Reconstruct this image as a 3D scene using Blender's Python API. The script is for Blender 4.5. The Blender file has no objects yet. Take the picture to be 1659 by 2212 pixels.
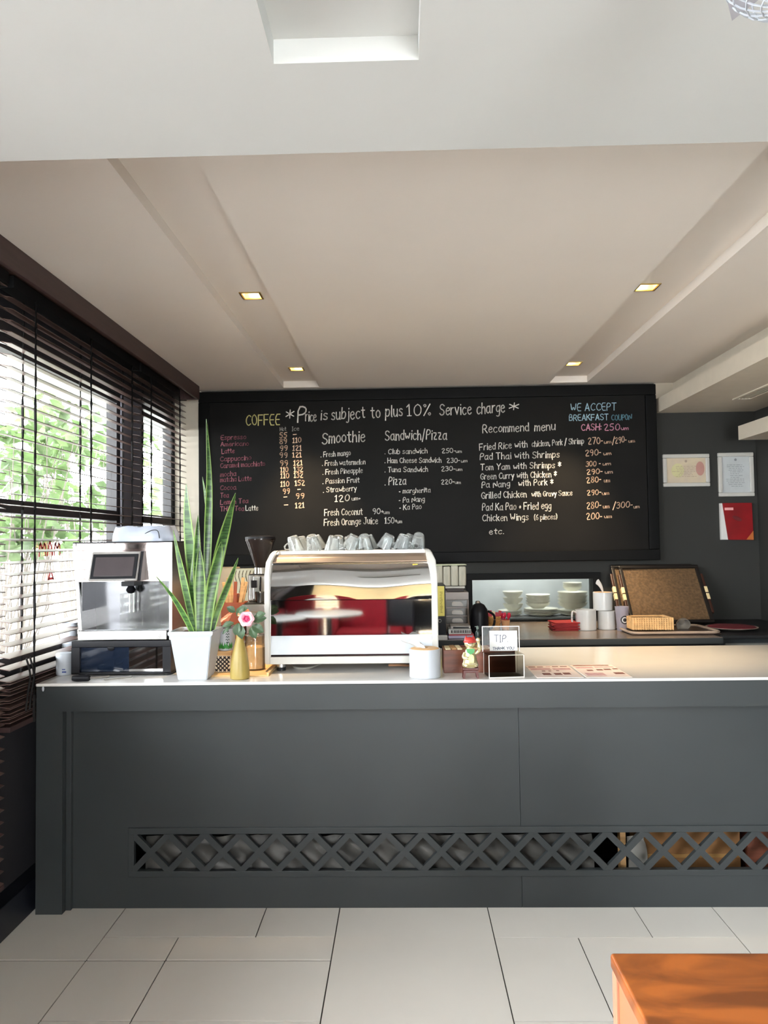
import bpy, bmesh, math, random
from mathutils import Vector, Matrix
random.seed(7)
R = math.radians
C = bpy.context.scene.collection

# ------------------------------------------------------------------ camera
F, CX, CY, EYE = 1640.0, 829.5, 1106.0, 1.5
fwd = Vector(((870 - CX) / F, -(1171 - CY) / F, -1)).normalized()     # room depth axis seen in camera axes
upv = Vector((-.0145, 1, 0)); upv = (upv - upv.dot(fwd) * fwd).normalized()
rgt = fwd.cross(upv)
M3 = Matrix((rgt, fwd, upv))
cd = bpy.data.cameras.new('camera'); cam = bpy.data.objects.new('camera', cd); C.objects.link(cam)
cd.sensor_fit = 'HORIZONTAL'; cd.sensor_width = 36; cd.lens = F * 36 / 1659
cd.clip_start = .02
cam.matrix_world = Matrix.Translation((0, 0, EYE)) @ M3.to_4x4()
bpy.context.scene.camera = cam
def ray(px, py): return M3 @ Vector(((px - CX) / F, -(py - CY) / F, -1))
def wy(px, py, Y):
    r = ray(px, py); return Vector((0, 0, EYE)) + r * (Y / r.y)
def wz(px, py, z):
    r = ray(px, py); return Vector((0, 0, EYE)) + r * ((z - EYE) / r.z)
def wx(px, py, X):
    r = ray(px, py); return Vector((0, 0, EYE)) + r * (X / r.x)

# ------------------------------------------------------------------ light and exposure
sc = bpy.context.scene
sc.view_settings.view_transform = 'Standard'; sc.view_settings.look = 'None'
sc.view_settings.exposure = 1.4; sc.view_settings.gamma = 1
SKY = 7.0
w = bpy.data.worlds.new('sky'); sc.world = w; w.use_nodes = True
bg = w.node_tree.nodes['Background']; bg.inputs[0].default_value = (.93, .97, 1, 1); bg.inputs[1].default_value = SKY
def area(name, loc, rot, sx, sy, energy, color=(1, 1, 1), portal=False):
    l = bpy.data.lights.new(name, 'AREA'); l.shape = 'RECTANGLE'; l.size = sx; l.size_y = sy; l.energy = energy; l.color = color
    l.cycles.is_portal = portal
    o = bpy.data.objects.new(name, l); C.objects.link(o); o.location = loc; o.rotation_euler = rot; return o
# daylight through the windows: the left wall (portals on the sky) and the glazed front behind the camera
area('window_portal', (-1.80, 3.17, 1.68), (0, R(-90), 0), 1.36, 2.34, 1, portal=True)
area('window_portal', (-1.80, 5.05, 1.68), (0, R(-90), 0), 1.36, .58, 1, portal=True)
area('window_portal', (-1.80, .33, 1.68), (0, R(-90), 0), 1.36, 3.05, 1, portal=True)
area('shopfront_daylight', (.55, -3.55, 1.25), (R(90), 0, 0), 3.5, 2.2, 85, (.97, .985, 1))
area('side_window_daylight', (-1.95, .35, 1.68), (0, R(-90), 0), 1.3, 2.9, 150, (.94, .97, 1))

# ------------------------------------------------------------------ materials
def lin(c):
    return tuple(((v / 255) / 12.92 if v / 255 <= .04045 else ((v / 255 + .055) / 1.055) ** 2.4) for v in c)
MATS = {}
def mat(name, col, rough=.5, metal=0, var=.06, scale=12, bump=0, trans=0, emit=0, ior=1.45, spec=.5, coat=0, col2=None, stretch=(1, 1, 1), detail=3, alpha=1, transl=0):
    if name in MATS: return MATS[name]
    m = bpy.data.materials.new(name); m.use_nodes = True; nt = m.node_tree; N = nt.nodes; L = nt.links
    b = N['Principled BSDF']; c = lin(col)
    b.inputs['Roughness'].default_value = rough; b.inputs['Metallic'].default_value = metal
    b.inputs['IOR'].default_value = ior; b.inputs['Transmission Weight'].default_value = trans
    b.inputs['Specular IOR Level'].default_value = spec; b.inputs['Coat Weight'].default_value = coat; b.inputs['Alpha'].default_value = alpha
    tc = N.new('ShaderNodeTexCoord'); mp = N.new('ShaderNodeMapping'); mp.inputs['Scale'].default_value = stretch
    L.new(tc.outputs['Object'], mp.inputs['Vector'])
    nz = N.new('ShaderNodeTexNoise'); nz.inputs['Scale'].default_value = scale; nz.inputs['Detail'].default_value = detail
    L.new(mp.outputs['Vector'], nz.inputs['Vector'])
    rp = N.new('ShaderNodeValToRGB'); rp.color_ramp.elements[0].position = .3; rp.color_ramp.elements[1].position = .7
    a = tuple(v * (1 - var) for v in c) + (1,); z = (tuple(min(1, v * (1 + var)) for v in c) if col2 is None else lin(col2)) + (1,)
    rp.color_ramp.elements[0].color = a; rp.color_ramp.elements[1].color = z
    L.new(nz.outputs['Fac'], rp.inputs['Fac']); L.new(rp.outputs['Color'], b.inputs['Base Color'])
    if emit: L.new(rp.outputs['Color'], b.inputs['Emission Color']); b.inputs['Emission Strength'].default_value = emit
    if bump:
        bp = N.new('ShaderNodeBump'); bp.inputs['Strength'].default_value = bump; bp.inputs['Distance'].default_value = .01
        L.new(nz.outputs['Fac'], bp.inputs['Height']); L.new(bp.outputs['Normal'], b.inputs['Normal'])
    if transl:
        t = N.new('ShaderNodeBsdfTranslucent'); L.new(rp.outputs['Color'], t.inputs['Color'])
        mx = N.new('ShaderNodeMixShader'); mx.inputs[0].default_value = transl
        L.new(b.outputs[0], mx.inputs[1]); L.new(t.outputs[0], mx.inputs[2]); L.new(mx.outputs[0], N['Material Output'].inputs[0])
    MATS[name] = m; return m
def pane(name, tint=(250, 252, 252), gloss=.06, rough=.02, fres=.5):
    """thin clear sheet: mostly see-through, with a sharp reflection"""
    m = bpy.data.materials.new(name); m.use_nodes = True; nt = m.node_tree; N = nt.nodes; L = nt.links
    for n in list(N):
        if n.type != 'OUTPUT_MATERIAL': N.remove(n)
    t = N.new('ShaderNodeBsdfTransparent'); t.inputs[0].default_value = lin(tint) + (1,)
    g = N.new('ShaderNodeBsdfGlossy'); g.inputs['Roughness'].default_value = rough
    fr = N.new('ShaderNodeLayerWeight'); fr.inputs[0].default_value = .25
    ma = N.new('ShaderNodeMath'); ma.operation = 'MULTIPLY_ADD'; ma.inputs[1].default_value = fres; ma.inputs[2].default_value = gloss
    L.new(fr.outputs['Fresnel'], ma.inputs[0])
    mx = N.new('ShaderNodeMixShader'); L.new(ma.outputs[0], mx.inputs[0]); L.new(t.outputs[0], mx.inputs[1]); L.new(g.outputs[0], mx.inputs[2])
    L.new(mx.outputs[0], [n for n in N if n.type == 'OUTPUT_MATERIAL'][0].inputs[0]); MATS[name] = m; return m

M_ceil = mat('ceiling_paint', (226, 218, 209), .75, var=.015, scale=2)
M_ceil2 = mat('front_ceiling_paint', (203, 204, 201), .7, var=.015, scale=2)
M_wall = mat('charcoal_wall_paint', (50, 50, 48), .75, spec=.25, var=.05, scale=3, bump=.02)
M_cream = mat('cream_paint', (205, 196, 180), .7, var=.03)
M_black = mat('black_paint', (26, 26, 27), .45, var=.1)
M_grey = mat('grey_counter_paint', (46, 50, 51), .45, var=.05, scale=4, bump=.015)
M_tile = mat('porcelain_tile', (214, 209, 201), .28, var=.035, scale=2.5, detail=6)
M_grout = mat('grout', (62, 58, 54), .9)
M_white = mat('white_stone_top', (208, 205, 200), .16, var=.02, scale=5)
M_wood_dark = mat('dark_brown_slat', (64, 46, 44), .45, var=.18, scale=8, stretch=(8, .6, 8))
M_cord = mat('black_cord', (20, 17, 17), .8)
M_frame = mat('window_frame_grey', (58, 56, 58), .5)
M_glass = pane('window_glass', (252, 253, 253), .02, .02, .12)
M_acryl = pane('clear_acrylic', (240, 240, 238), .004, .03, .12)
M_plastic = pane('clear_plastic', (214, 222, 236), .16, .12)
M_chalkb = mat('chalkboard_black', (22, 21, 20), .6, spec=.12, var=.18, scale=3, detail=6)
M_chalkf = mat('chalkboard_frame_black', (10, 10, 10), .5, spec=.12, var=.1)
M_steel = mat('brushed_steel', (196, 194, 190), .28, 1, var=.04, scale=20, stretch=(1, 1, 12))
M_mirror = mat('polished_steel', (196, 196, 196), .035, 1, var=.01)
M_dsteel = mat('dark_chrome', (120, 120, 122), .12, 1, var=.04)
M_cremep = mat('cream_enamel', (182, 180, 174), .3, var=.02)
M_blackp = mat('black_plastic', (20, 20, 24), .4, spec=.25, var=.08)
M_whitep = mat('white_plastic', (178, 183, 190), .35, var=.02)
M_ceramic = mat('white_ceramic', (206, 206, 204), .25, var=.015)
M_gl = mat('clear_glassware', (246, 250, 250), .05, trans=.9, var=0, ior=1.45)
M_paper = mat('white_paper', (204, 203, 200), .8, var=.03)
M_tan = mat('tan_wood', (206, 164, 112), .5, var=.15, scale=8, stretch=(1, 8, 8))
M_brown = mat('brown_wood', (112, 62, 44), .42, var=.25, scale=9, stretch=(1, 6, 6))
M_redw = mat('dark_red_lacquer', (74, 28, 22), .3, var=.12)
M_orangew = mat('rust_brown_wood', (142, 66, 30), .45, var=.15)

# ------------------------------------------------------------------ mesh builder
class MB:
    def __init__(s): s.bm = bmesh.new(); s.mi = 0
    def _add(s, t, M=None):
        if M is not None: t.transform(M)
        mp = {v: s.bm.verts.new(v.co) for v in t.verts}
        for f in t.faces:
            try: nf = s.bm.faces.new([mp[v] for v in f.verts]); nf.material_index = s.mi
            except ValueError: pass
        t.free(); return s
    def box(s, x0, x1, y0, y1, z0, z1, bev=0, M=None, seg=2):
        t = bmesh.new(); bmesh.ops.create_cube(t, size=1)
        for v in t.verts: v.co = Vector(((x0 + x1) / 2 + v.co.x * (x1 - x0), (y0 + y1) / 2 + v.co.y * (y1 - y0), (z0 + z1) / 2 + v.co.z * (z1 - z0)))
        if bev: bmesh.ops.bevel(t, geom=list(t.edges), offset=bev, segments=seg, affect='EDGES', profile=.5)
        return s._add(t, M)
    def prism(s, pts, axis, a, b, bev=0, M=None):
        """2-D outline extruded along x, y or z"""
        t = bmesh.new()
        def P(p, h): return {'x': (h, p[0], p[1]), 'y': (p[0], h, p[1]), 'z': (p[0], p[1], h)}[axis]
        A = [t.verts.new(P(p, a)) for p in pts]; B = [t.verts.new(P(p, b)) for p in pts]; n = len(pts)
        t.faces.new(A); t.faces.new(B[::-1])
        for i in range(n): t.faces.new((A[i], B[i], B[(i + 1) % n], A[(i + 1) % n]))
        bmesh.ops.recalc_face_normals(t, faces=t.faces)
        if bev: bmesh.ops.bevel(t, geom=list(t.edges), offset=bev, segments=2, affect='EDGES')
        return s._add(t, M)
    def lathe(s, prof, c=(0, 0, 0), seg=28, M=None, sx=1, sy=1):
        t = bmesh.new(); rings = []
        for r, z in prof:
            if r < 1e-6: rings.append([t.verts.new((c[0], c[1], c[2] + z))])
            else: rings.append([t.verts.new((c[0] + sx * r * math.cos(2 * math.pi * k / seg), c[1] + sy * r * math.sin(2 * math.pi * k / seg), c[2] + z)) for k in range(seg)])
        for a, b in zip(rings, rings[1:]):
            for k in range(seg):
                k2 = (k + 1) % seg
                if len(a) == 1 and len(b) == 1: continue
                if len(a) == 1: t.faces.new((a[0], b[k2], b[k]))
                elif len(b) == 1: t.faces.new((a[k], a[k2], b[0]))
                else: t.faces.new((a[k], a[k2], b[k2], b[k]))
        bmesh.ops.recalc_face_normals(t, faces=t.faces)
        return s._add(t, M)
    def cyl(s, c, r, z0, z1, seg=24, r1=None, M=None):
        r1 = r if r1 is None else r1
        return s.lathe([(0, z0), (r, z0), (r1, z1), (0, z1)], (c[0], c[1], 0), seg, M)
    def tube(s, pts, r, seg=8, closed=False, M=None):
        pts = [Vector(p) for p in pts]; n = len(pts); t = bmesh.new(); rings = []
        rr = r if isinstance(r, (list, tuple)) else [r] * n
        for i, p in enumerate(pts):
            if closed: d = pts[(i + 1) % n] - pts[i - 1]
            else: d = pts[min(i + 1, n - 1)] - pts[max(i - 1, 0)]
            d.normalize(); u = d.cross(Vector((0, 0, 1)))
            if u.length < 1e-3: u = d.cross(Vector((0, 1, 0)))
            u.normalize(); v = d.cross(u)
            rings.append([t.verts.new(p + rr[i] * (u * math.cos(2 * math.pi * k / seg) + v * math.sin(2 * math.pi * k / seg))) for k in range(seg)])
        prs = list(zip(rings, rings[1:])) + ([(rings[-1], rings[0])] if closed else [])
        for a, b in prs:
            for k in range(seg): t.faces.new((a[k], a[(k + 1) % seg], b[(k + 1) % seg], b[k]))
        if not closed: t.faces.new(rings[0][::-1]); t.faces.new(rings[-1])
        bmesh.ops.recalc_face_normals(t, faces=t.faces)
        return s._add(t, M)
    def ell(s, c, r, seg=20, M=None):
        t = bmesh.new(); bmesh.ops.create_uvsphere(t, u_segments=seg, v_segments=max(6, seg // 2), radius=1)
        for v in t.verts: v.co = Vector((c[0] + v.co.x * r[0], c[1] + v.co.y * r[1], c[2] + v.co.z * r[2]))
        return s._add(t, M)
    def grid(s, fn, nu, nv, closed_u=False, thick=0, M=None):
        """surface fn(u,v) -> point; with thick it becomes a closed shell"""
        t = bmesh.new(); G = [[t.verts.new(fn(i / nu, j / nv)) for j in range(nv + 1)] for i in range(nu + (0 if closed_u else 1))]
        n = len(G)
        for i in range(nu):
            for j in range(nv): t.faces.new((G[i][j], G[(i + 1) % n][j], G[(i + 1) % n][j + 1], G[i][j + 1]))
        bmesh.ops.recalc_face_normals(t, faces=t.faces)
        if thick: bmesh.ops.solidify(t, geom=list(t.faces), thickness=thick)
        return s._add(t, M)
    def build(s, name, mats, parent=None, smooth=40, origin=None):
        me = bpy.data.meshes.new(name); s.bm.to_mesh(me); s.bm.free()
        for m in (mats if isinstance(mats, (list, tuple)) else [mats]): me.materials.append(m)
        o = bpy.data.objects.new(name, me); C.objects.link(o)
        if parent is not None:
            off = Vector(); p = parent
            while p is not None: off = off + p.location; p = p.parent
            o.parent = parent; me.transform(Matrix.Translation(-off))
        else:
            if origin is None:
                xs = [v.co for v in me.vertices]
                origin = Vector(((min(v.x for v in xs) + max(v.x for v in xs)) / 2, (min(v.y for v in xs) + max(v.y for v in xs)) / 2, min(v.z for v in xs)))
            me.transform(Matrix.Translation(-Vector(origin))); o.location = origin
        if smooth:
            for p in me.polygons: p.use_smooth = True
            me.set_sharp_from_angle(angle=R(smooth))
            wn = o.modifiers.new('even_normals', 'WEIGHTED_NORMAL'); wn.keep_sharp = True; wn.weight = 50
        return o
def tag(o, label, cat, group=None, kind=None):
    o['label'] = label; o['category'] = cat
    if group: o['group'] = group
    if kind: o['kind'] = kind
    return o
def thing(name, label, cat, loc, group=None, kind=None):
    o = bpy.data.objects.new(name, None); C.objects.link(o); o.location = loc; o.empty_display_size = .05
    return tag(o, label, cat, group, kind)
def struct(name, mb, m, label, cat, smooth=40):
    return tag(mb.build(name, m, smooth=smooth), label, cat, kind='structure')
def dup(root, loc, rz=0, label=None):
    def cp(o, par):
        c = o.copy(); C.objects.link(c)
        if par is not None: c.parent = par
        for ch in list(o.children): cp(ch, c)
        return c
    r = cp(root, None); r.location = loc; r.rotation_euler = (0, 0, rz)
    if label: r['label'] = label
    return r
def RZ(c, a): return Matrix.Translation(Vector(c)) @ Matrix.Rotation(a, 4, 'Z') @ Matrix.Translation(-Vector(c))
def RA(c, a, ax): return Matrix.Translation(Vector(c)) @ Matrix.Rotation(a, 4, ax) @ Matrix.Translation(-Vector(c))
def smooth_path(pts, n=8):
    """Catmull-Rom through the points"""
    P = [Vector(p) for p in pts]; P = [P[0]] + P + [P[-1]]; out = []
    for i in range(1, len(P) - 2):
        for k in range(n):
            t = k / n; a, b, c, d = P[i - 1:i + 3]
            out.append(.5 * ((2 * b) + (c - a) * t + (2 * a - 5 * b + 4 * c - d) * t * t + (3 * b - a - 3 * c + d) * t ** 3))
    return out + [P[-2]]

# handwriting: single-stroke letters on a grid (cap height 6, x-height 4)
GL = {k: v for k, v in (l.split(' ', 1) for l in '''A 0,0 2,6 4,0|.8,2 3.2,2
B 0,0 0,6 2.5,6 3,4.7 2.3,3.3 0,3.2|2.3,3.3 3.6,2 3,.2 0,0
C 4,5 2.5,6 .8,5 0,3 .8,.8 2.5,0 4,1
D 0,0 0,6 2,5.8 4,4 4,2 2,.2 0,0
E 3.4,6 0,6 0,0 3.4,0|0,3 3,3
F 3.6,6 0,6 0,0|0,3 3,3
G 4,5 2.5,6 .8,5 0,3 .8,.8 2.5,0 4,1 4,2.7 2.4,2.7
H 0,0 0,6|4,0 4,6|0,3 4,3
I .6,0 .6,6|0,6 1.2,6|0,0 1.2,0
J 3,6 3,1 2,0 .8,.2 0,1.2|1.8,6 3.8,6
K 0,0 0,6|3.6,6 0,2.6|1.2,3.6 4,0
L 0,6 0,0 3.5,0
M 0,0 .5,6 2.2,2 4,6 4.5,0
N 0,0 0,6 4,0 4,6
O 2,6 .5,5 0,3 .5,1 2,0 3.5,1 4,3 3.5,5 2,6
P 0,0 0,6 2.6,6 3.6,4.6 2.6,3 0,2.8
R 0,0 0,6 2.6,6 3.6,4.6 2.6,3 0,2.8|1.5,2.9 3.8,0
S 3.8,5 2.5,6 .8,5.6 .3,4.4 1,3.4 3,2.7 3.8,1.5 2.8,.2 1.2,0 0,1
T 0,6 4,6|2,6 2,0
U 0,6 0,1.4 1,0 3,0 4,1.4 4,6
V 0,6 2,0 4,6
W 0,6 1,0 2.4,4 3.8,0 4.8,6
Y 0,6 2,3 4,6|2,3 2,0
Z 0,6 4,6 0,0 4,0
a 3,3.4 1.6,4 .2,3 0,1.4 .8,0 2.2,.3 3,1.8|3,4 3,.8 3.5,0
b 0,6 0,0|0,2.4 1.2,4 2.8,3.4 3,1.6 2,0 0,.5
c 3,3.4 1.6,4 .2,3 0,1.4 1,0 2.2,0 3,.8
d 3,2.4 2,4 .4,3.4 0,1.6 1,0 2.4,.3 3,1.6|3,6 3,0
e 0,2.1 3,2.3 2.6,3.7 1.4,4 .2,3 0,1.4 1,0 2.2,0 3,.8
f 2.6,5.4 1.8,6 1,5 1,0|0,3.6 2.2,3.6
g 3,3.4 1.6,4 .2,3 .2,1.4 1.2,.5 2.4,.9 3,2.4|3,4 3,-1 2,-2 .4,-1.6
h 0,6 0,0|0,2.6 1.4,4 2.6,3.4 2.8,0
i .5,4 .5,0|.5,5.2 .6,5.6
j 1.4,4 1.4,-1 .6,-2 -.4,-1.5|1.4,5.2 1.5,5.6
k 0,6 0,0|2.6,4 0,1.8|.9,2.4 2.8,0
l .4,6 .4,.4 .9,0
m 0,0 0,4|0,2.6 1,4 1.9,3.4 2,0|2,2.6 3,4 3.9,3.4 4,0
n 0,0 0,4|0,2.6 1.4,4 2.6,3.4 2.8,0
o 1.5,4 .3,3.2 0,2 .3,.8 1.5,0 2.7,.8 3,2 2.7,3.2 1.5,4
p 0,4 0,-2|0,2.4 1.2,4 2.8,3.4 3,1.6 2,0 0,.5
r 0,0 0,4|0,2.4 1,3.8 2.2,3.9
s 2.6,3.4 1.4,4 .3,3.3 .6,2.4 2.2,1.8 2.7,.8 1.6,0 0,.6
t 1.2,5.6 1.2,.8 2,0 2.6,.4|0,4 2.6,4
u 0,4 0,1 .8,0 2,.4 2.7,1.6|2.8,4 2.8,0
v 0,4 1.5,0 3,4
w 0,4 .9,0 2,3 3.1,0 4,4
x 0,4 3,0|3,4 0,0
y 0,4 1.5,.6|3,4 .8,-2
z 0,4 3,4 0,0 3,0
0 1.8,6 .4,5 0,3 .4,1 1.8,0 3.2,1 3.6,3 3.2,5 1.8,6
1 0,4.6 1.2,6 1.2,0|.2,0 2.2,0
2 .2,4.8 1.4,6 3,5.4 3,4 0,0 3.6,0
3 .2,5.4 1.8,6 3,5 2.4,3.5 1.2,3.2|2.4,3.4 3.2,1.8 2.2,.1 .8,0 0,.8
5 3.2,6 .6,6 .3,3.4 2,3.7 3.2,2.4 2.8,.6 1.4,0 0,.6
6 2.8,5.8 1,4.6 .1,2.2 .8,.3 2.2,0 3.1,1.2 2.6,2.7 1.2,2.9 .2,2
7 0,6 3.4,6 1.4,0
8 1.7,3.3 .4,4.4 .8,5.7 1.8,6 2.9,5.4 2.8,4.2 1.7,3.3 .2,1.9 .5,.3 1.8,0 3.2,.6 3.2,2 1.7,3.3
9 3,4 1.8,2.9 .4,3.6 .3,5 1.4,6 2.8,5.6 3,4 2.8,1.6 1.8,0
% .2,5.4 .9,6 1.5,5.2 .8,4.4 .2,5.4|3.4,6 .2,0|2.4,1 3.1,1.6 3.7,.8 3,0 2.4,1
/ 2.4,7 0,-1
- 0,2.4 1.6,2.4
+ 0,2.4 2,2.4|1,3.5 1,1.3
. .2,.3 .6,.3
, .5,.6 .1,-.8
: .3,3.4 .4,3.9|.3,.8 .4,1.3
( 1.2,6.5 .2,4.5 .2,1.5 1.2,-.5
) 0,6.5 1,4.5 1,1.5 0,-.5
* 1.5,5.6 1.5,1|0,4.6 3,2|3,4.6 0,2
~ 0,1.6 .6,3 1.2,1.8 1.8,3 2.6,1.6 3.2,3|3.2,3 3.6,1.4
! .2,3.2 .7,3.2|.2,2.8 .7,2.8'''.split('\n'))}
def glyph(ch):
    out = []
    for st in GL[ch].split('|'):
        p = [tuple(map(float, q.split(','))) for q in st.split()]
        if len(p) > 3:
            q = [p[0]]
            for a, b in zip(p, p[1:]): q += [(.72 * a[0] + .28 * b[0], .72 * a[1] + .28 * b[1]), (.28 * a[0] + .72 * b[0], .28 * a[1] + .72 * b[1])]
            p = q + [p[-1]]
        out.append(p)
    return out
def write(mb, text, A, B, cap, half, up=Vector((0, 0, 1)), n=Vector((0, -1, 0)), jit=.25):
    """chalk or ink strokes from A to B on a surface with normal n"""
    A, B = Vector(A), Vector(B); st = []; x = 0
    for ch in text:
        if ch == ' ': x += 2.6; continue
        g = glyph(ch); dy = random.uniform(-jit, jit); sl = random.uniform(-.03, .09)
        for p in g: st.append([(x + q[0] + sl * q[1], q[1] + dy) for q in p])
        x += max(q[0] for p in g for q in p) + 1.25
    W = x - 1.25; u = (B - A) / W; v = up * (cap / 6)
    for p in st:
        P = [A + u * q[0] + v * q[1] for q in p]
        for a, b in zip(P, P[1:]):
            d = (b - a)
            if d.length < 1e-6: continue
            d.normalize(); sd = d.cross(n) * half * random.uniform(.85, 1.15); e = d * half * .6
            f = mb.bm.faces.new([mb.bm.verts.new(q) for q in (a - e - sd, b + e - sd, b + e + sd, a - e + sd)]); f.material_index = mb.mi

# ------------------------------------------------------------------ the room
CEIL, FRONT = 2.6, 2.45
m = MB()
cells = []
# tile grid around the counter front: (x0, x1, y0, y1)
X = [-1.77, -1.17, -.88, -.28, .325, .64, .92, 1.235, 1.84, 2.5]
cells += [(-1.77, -1.17, 2.79, 3.4), (-1.17, -.584, 2.95, 3.4), (-.584, -.28, 2.95, 3.4), (-.28, .325, 2.78, 3.4), (.325, .92, 2.945, 3.4), (.92, 1.235, 2.945, 3.4), (1.235, 2.5, 2.78, 3.4)]
cells += [(-1.17, -.88, 2.79, 2.95), (-.88, -.28, 2.79, 2.95), (.325, .64, 2.78, 2.945), (.64, 1.235, 2.78, 2.945)]
y = 2.78
rows = [2.44, 2.18, 1.84, 1.58, 1.24, .98, .64, .38, .04, -.22, -.56, -.82, -1.16, -1.42, -1.76, -2.02, -2.36, -2.62, -2.96, -3.2]
cols = [(-1.77, -1.17), (-1.17, -.88), (-.88, -.28), (-.28, .325), (.325, .64), (.64, 1.235), (1.235, 1.84), (1.84, 2.5)]
for i, yb in enumerate(rows):
    yt = 2.785 if i == 0 else rows[i - 1]
    for j, (a, b) in enumerate(cols):
        if j in (0, 3, 5) and i % 2 == 1: continue          # the large tiles run over two rows
        y0 = yb if not (j in (0, 3, 5)) else (rows[i + 1] if i + 1 < len(rows) else yb)
        cells.append((a, b, y0, yt))
cells += [(a, b, 3.4, 4.4) for a, b in cols] + [(a, b, 4.4, 5.4) for a, b in cols]
m.box(-1.77, 2.5, -3.2, 5.4, -.06, -.004); 
m.mi = 1
g = .0023
for a, b, c, d in cells: m.box(a + g, b - g, c + g, d - g, -.02, 0)
struct('floor', m, [M_grout, M_tile], 'pale beige porcelain tile floor in mixed sizes', 'floor', smooth=0)

m = MB()   # coffered ceiling with two shallow light troughs, 45 mm deep
T = [(-.825, -.572), (1.042, 1.305)]; dp = .045
xs = [-1.66, T[0][0], T[0][1], T[1][0], T[1][1], 1.95]
for a, b in ((xs[0], xs[1]), (xs[2], xs[3]), (xs[4], xs[5])): m.box(a, b, 1.81, 5.4, CEIL, CEIL + dp)
for a, b in T: m.box(a, b, 5.30, 5.4, CEIL, CEIL + dp)
HOLES = [(x_, y_) for x_ in (-.68, 1.128) for y_ in (3.44, 4.92)]; hh = .046
xc = [-1.9, -.68 - hh, -.68 + hh, 1.128 - hh, 1.128 + hh, 2.6]; yc = [1.81, 3.44 - hh, 3.44 + hh, 4.92 - hh, 4.92 + hh, 5.6]
for i in range(5):
    for j in range(5):
        if not (i % 2 and j % 2): m.box(xc[i], xc[i + 1], yc[j], yc[j + 1], CEIL + dp, CEIL + .12)
struct('ceiling', m, M_ceil, 'cream ceiling above the bar with two long shallow light troughs', 'ceiling', smooth=0)
m = MB()   # lower ceiling over the customers, with a square recess
hx0, hx1, hy0, hy1 = -.242, .045, .9, 1.462
m.box(-1.9, hx0, -3.4, 1.81, FRONT, 2.72); m.box(hx1, 2.6, -3.4, 1.81, FRONT, 2.72)
m.box(hx0, hx1, hy1, 1.81, FRONT, 2.72); m.box(hx0, hx1, -3.4, hy0, FRONT, 2.72); m.box(hx0, hx1, hy0, hy1, FRONT + .05, 2.72)
struct('ceiling_front', m, M_ceil2, 'lower white ceiling nearest the viewer with one rectangular recess', 'ceiling', smooth=0)
# dropped soffit on the right with its cove lip
m = MB(); m.box(1.815, 2.6, 1.81, 5.4, 2.39, 2.49); m.box(1.93, 2.6, 1.81, 5.4, 2.49, 2.66)
struct('trim_1', m, M_cream, 'cream dropped soffit with cove lip along the right wall', 'soffit', smooth=0)
m = MB(); m.box(2.25, 2.6, 3.0, 5.1, 2.15, 2.243)
struct('trim_2', m, M_cream, 'white boxed bulkhead low on the right wall', 'bulkhead', smooth=0)
m = MB(); m.box(1.797, 1.93, 5.385, 5.402, 2.49, 2.6)
struct('trim_3', m, M_cream, 'cream patch of wall between board and soffit', 'trim', smooth=0)
# back wall with the serving hatch
hx = (.475, 1.335, .945, 1.225)
m = MB()
m.box(-1.70, hx[0], 5.4, 5.52, 0, 2.72); m.box(hx[1], 2.6, 5.4, 5.52, 0, 2.72); m.box(hx[0], hx[1], 5.4, 5.52, 0, hx[2]); m.box(hx[0], hx[1], 5.4, 5.52, hx[3], 2.72)
struct('wall_back', m, M_wall, 'charcoal painted back wall with the serving hatch', 'wall', smooth=0)
m = MB(); m.box(-1.62, -1.43, 5.37, 5.4, 0, 2.6)
struct('trim_4', m, M_cream, 'cream corner strip between blinds and menu board', 'trim', smooth=0)
m = MB(); m.box(2.5, 2.62, -3.3, 5.4, 0, 2.7)
struct('wall_right', m, M_wall, 'charcoal painted right wall', 'wall', smooth=0)
# left wall, windows
WX0, WX1 = -1.70, -1.62
wins = [(-1.2, 1.85), (2.0, 4.34), (4.66, 5.36)]; SILL, HEAD = 1.0, 2.37
m = MB()
m.box(WX0, WX1, -3.3, 5.5, 0, SILL); m.box(WX0, WX1, -3.3, 5.5, HEAD, 2.7)
e = -3.3
for a, b in wins: m.box(WX0, WX1, e, a, SILL, HEAD); e = b
m.box(WX0, WX1, e, 5.5, SILL, HEAD)
struct('wall_left', m, mat('dark_left_wall', (46, 45, 48), .6), 'dark window wall on the left behind the blinds', 'wall', smooth=0)
m = MB(); m.box(-1.62, -1.612, 4.32, 4.68, SILL, HEAD)
struct('trim_5', m, mat('lavender_grey_paint', (128, 126, 136), .6), 'grey pillar between the two left windows', 'pillar', smooth=0)
m = MB(); m.box(-1.62, -1.545, -3.2, 5.4, 0, .13, .004)
struct('baseboard_left', m, mat('black_baseboard', (22, 24, 32), .35), 'black skirting along the left wall', 'baseboard')
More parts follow.
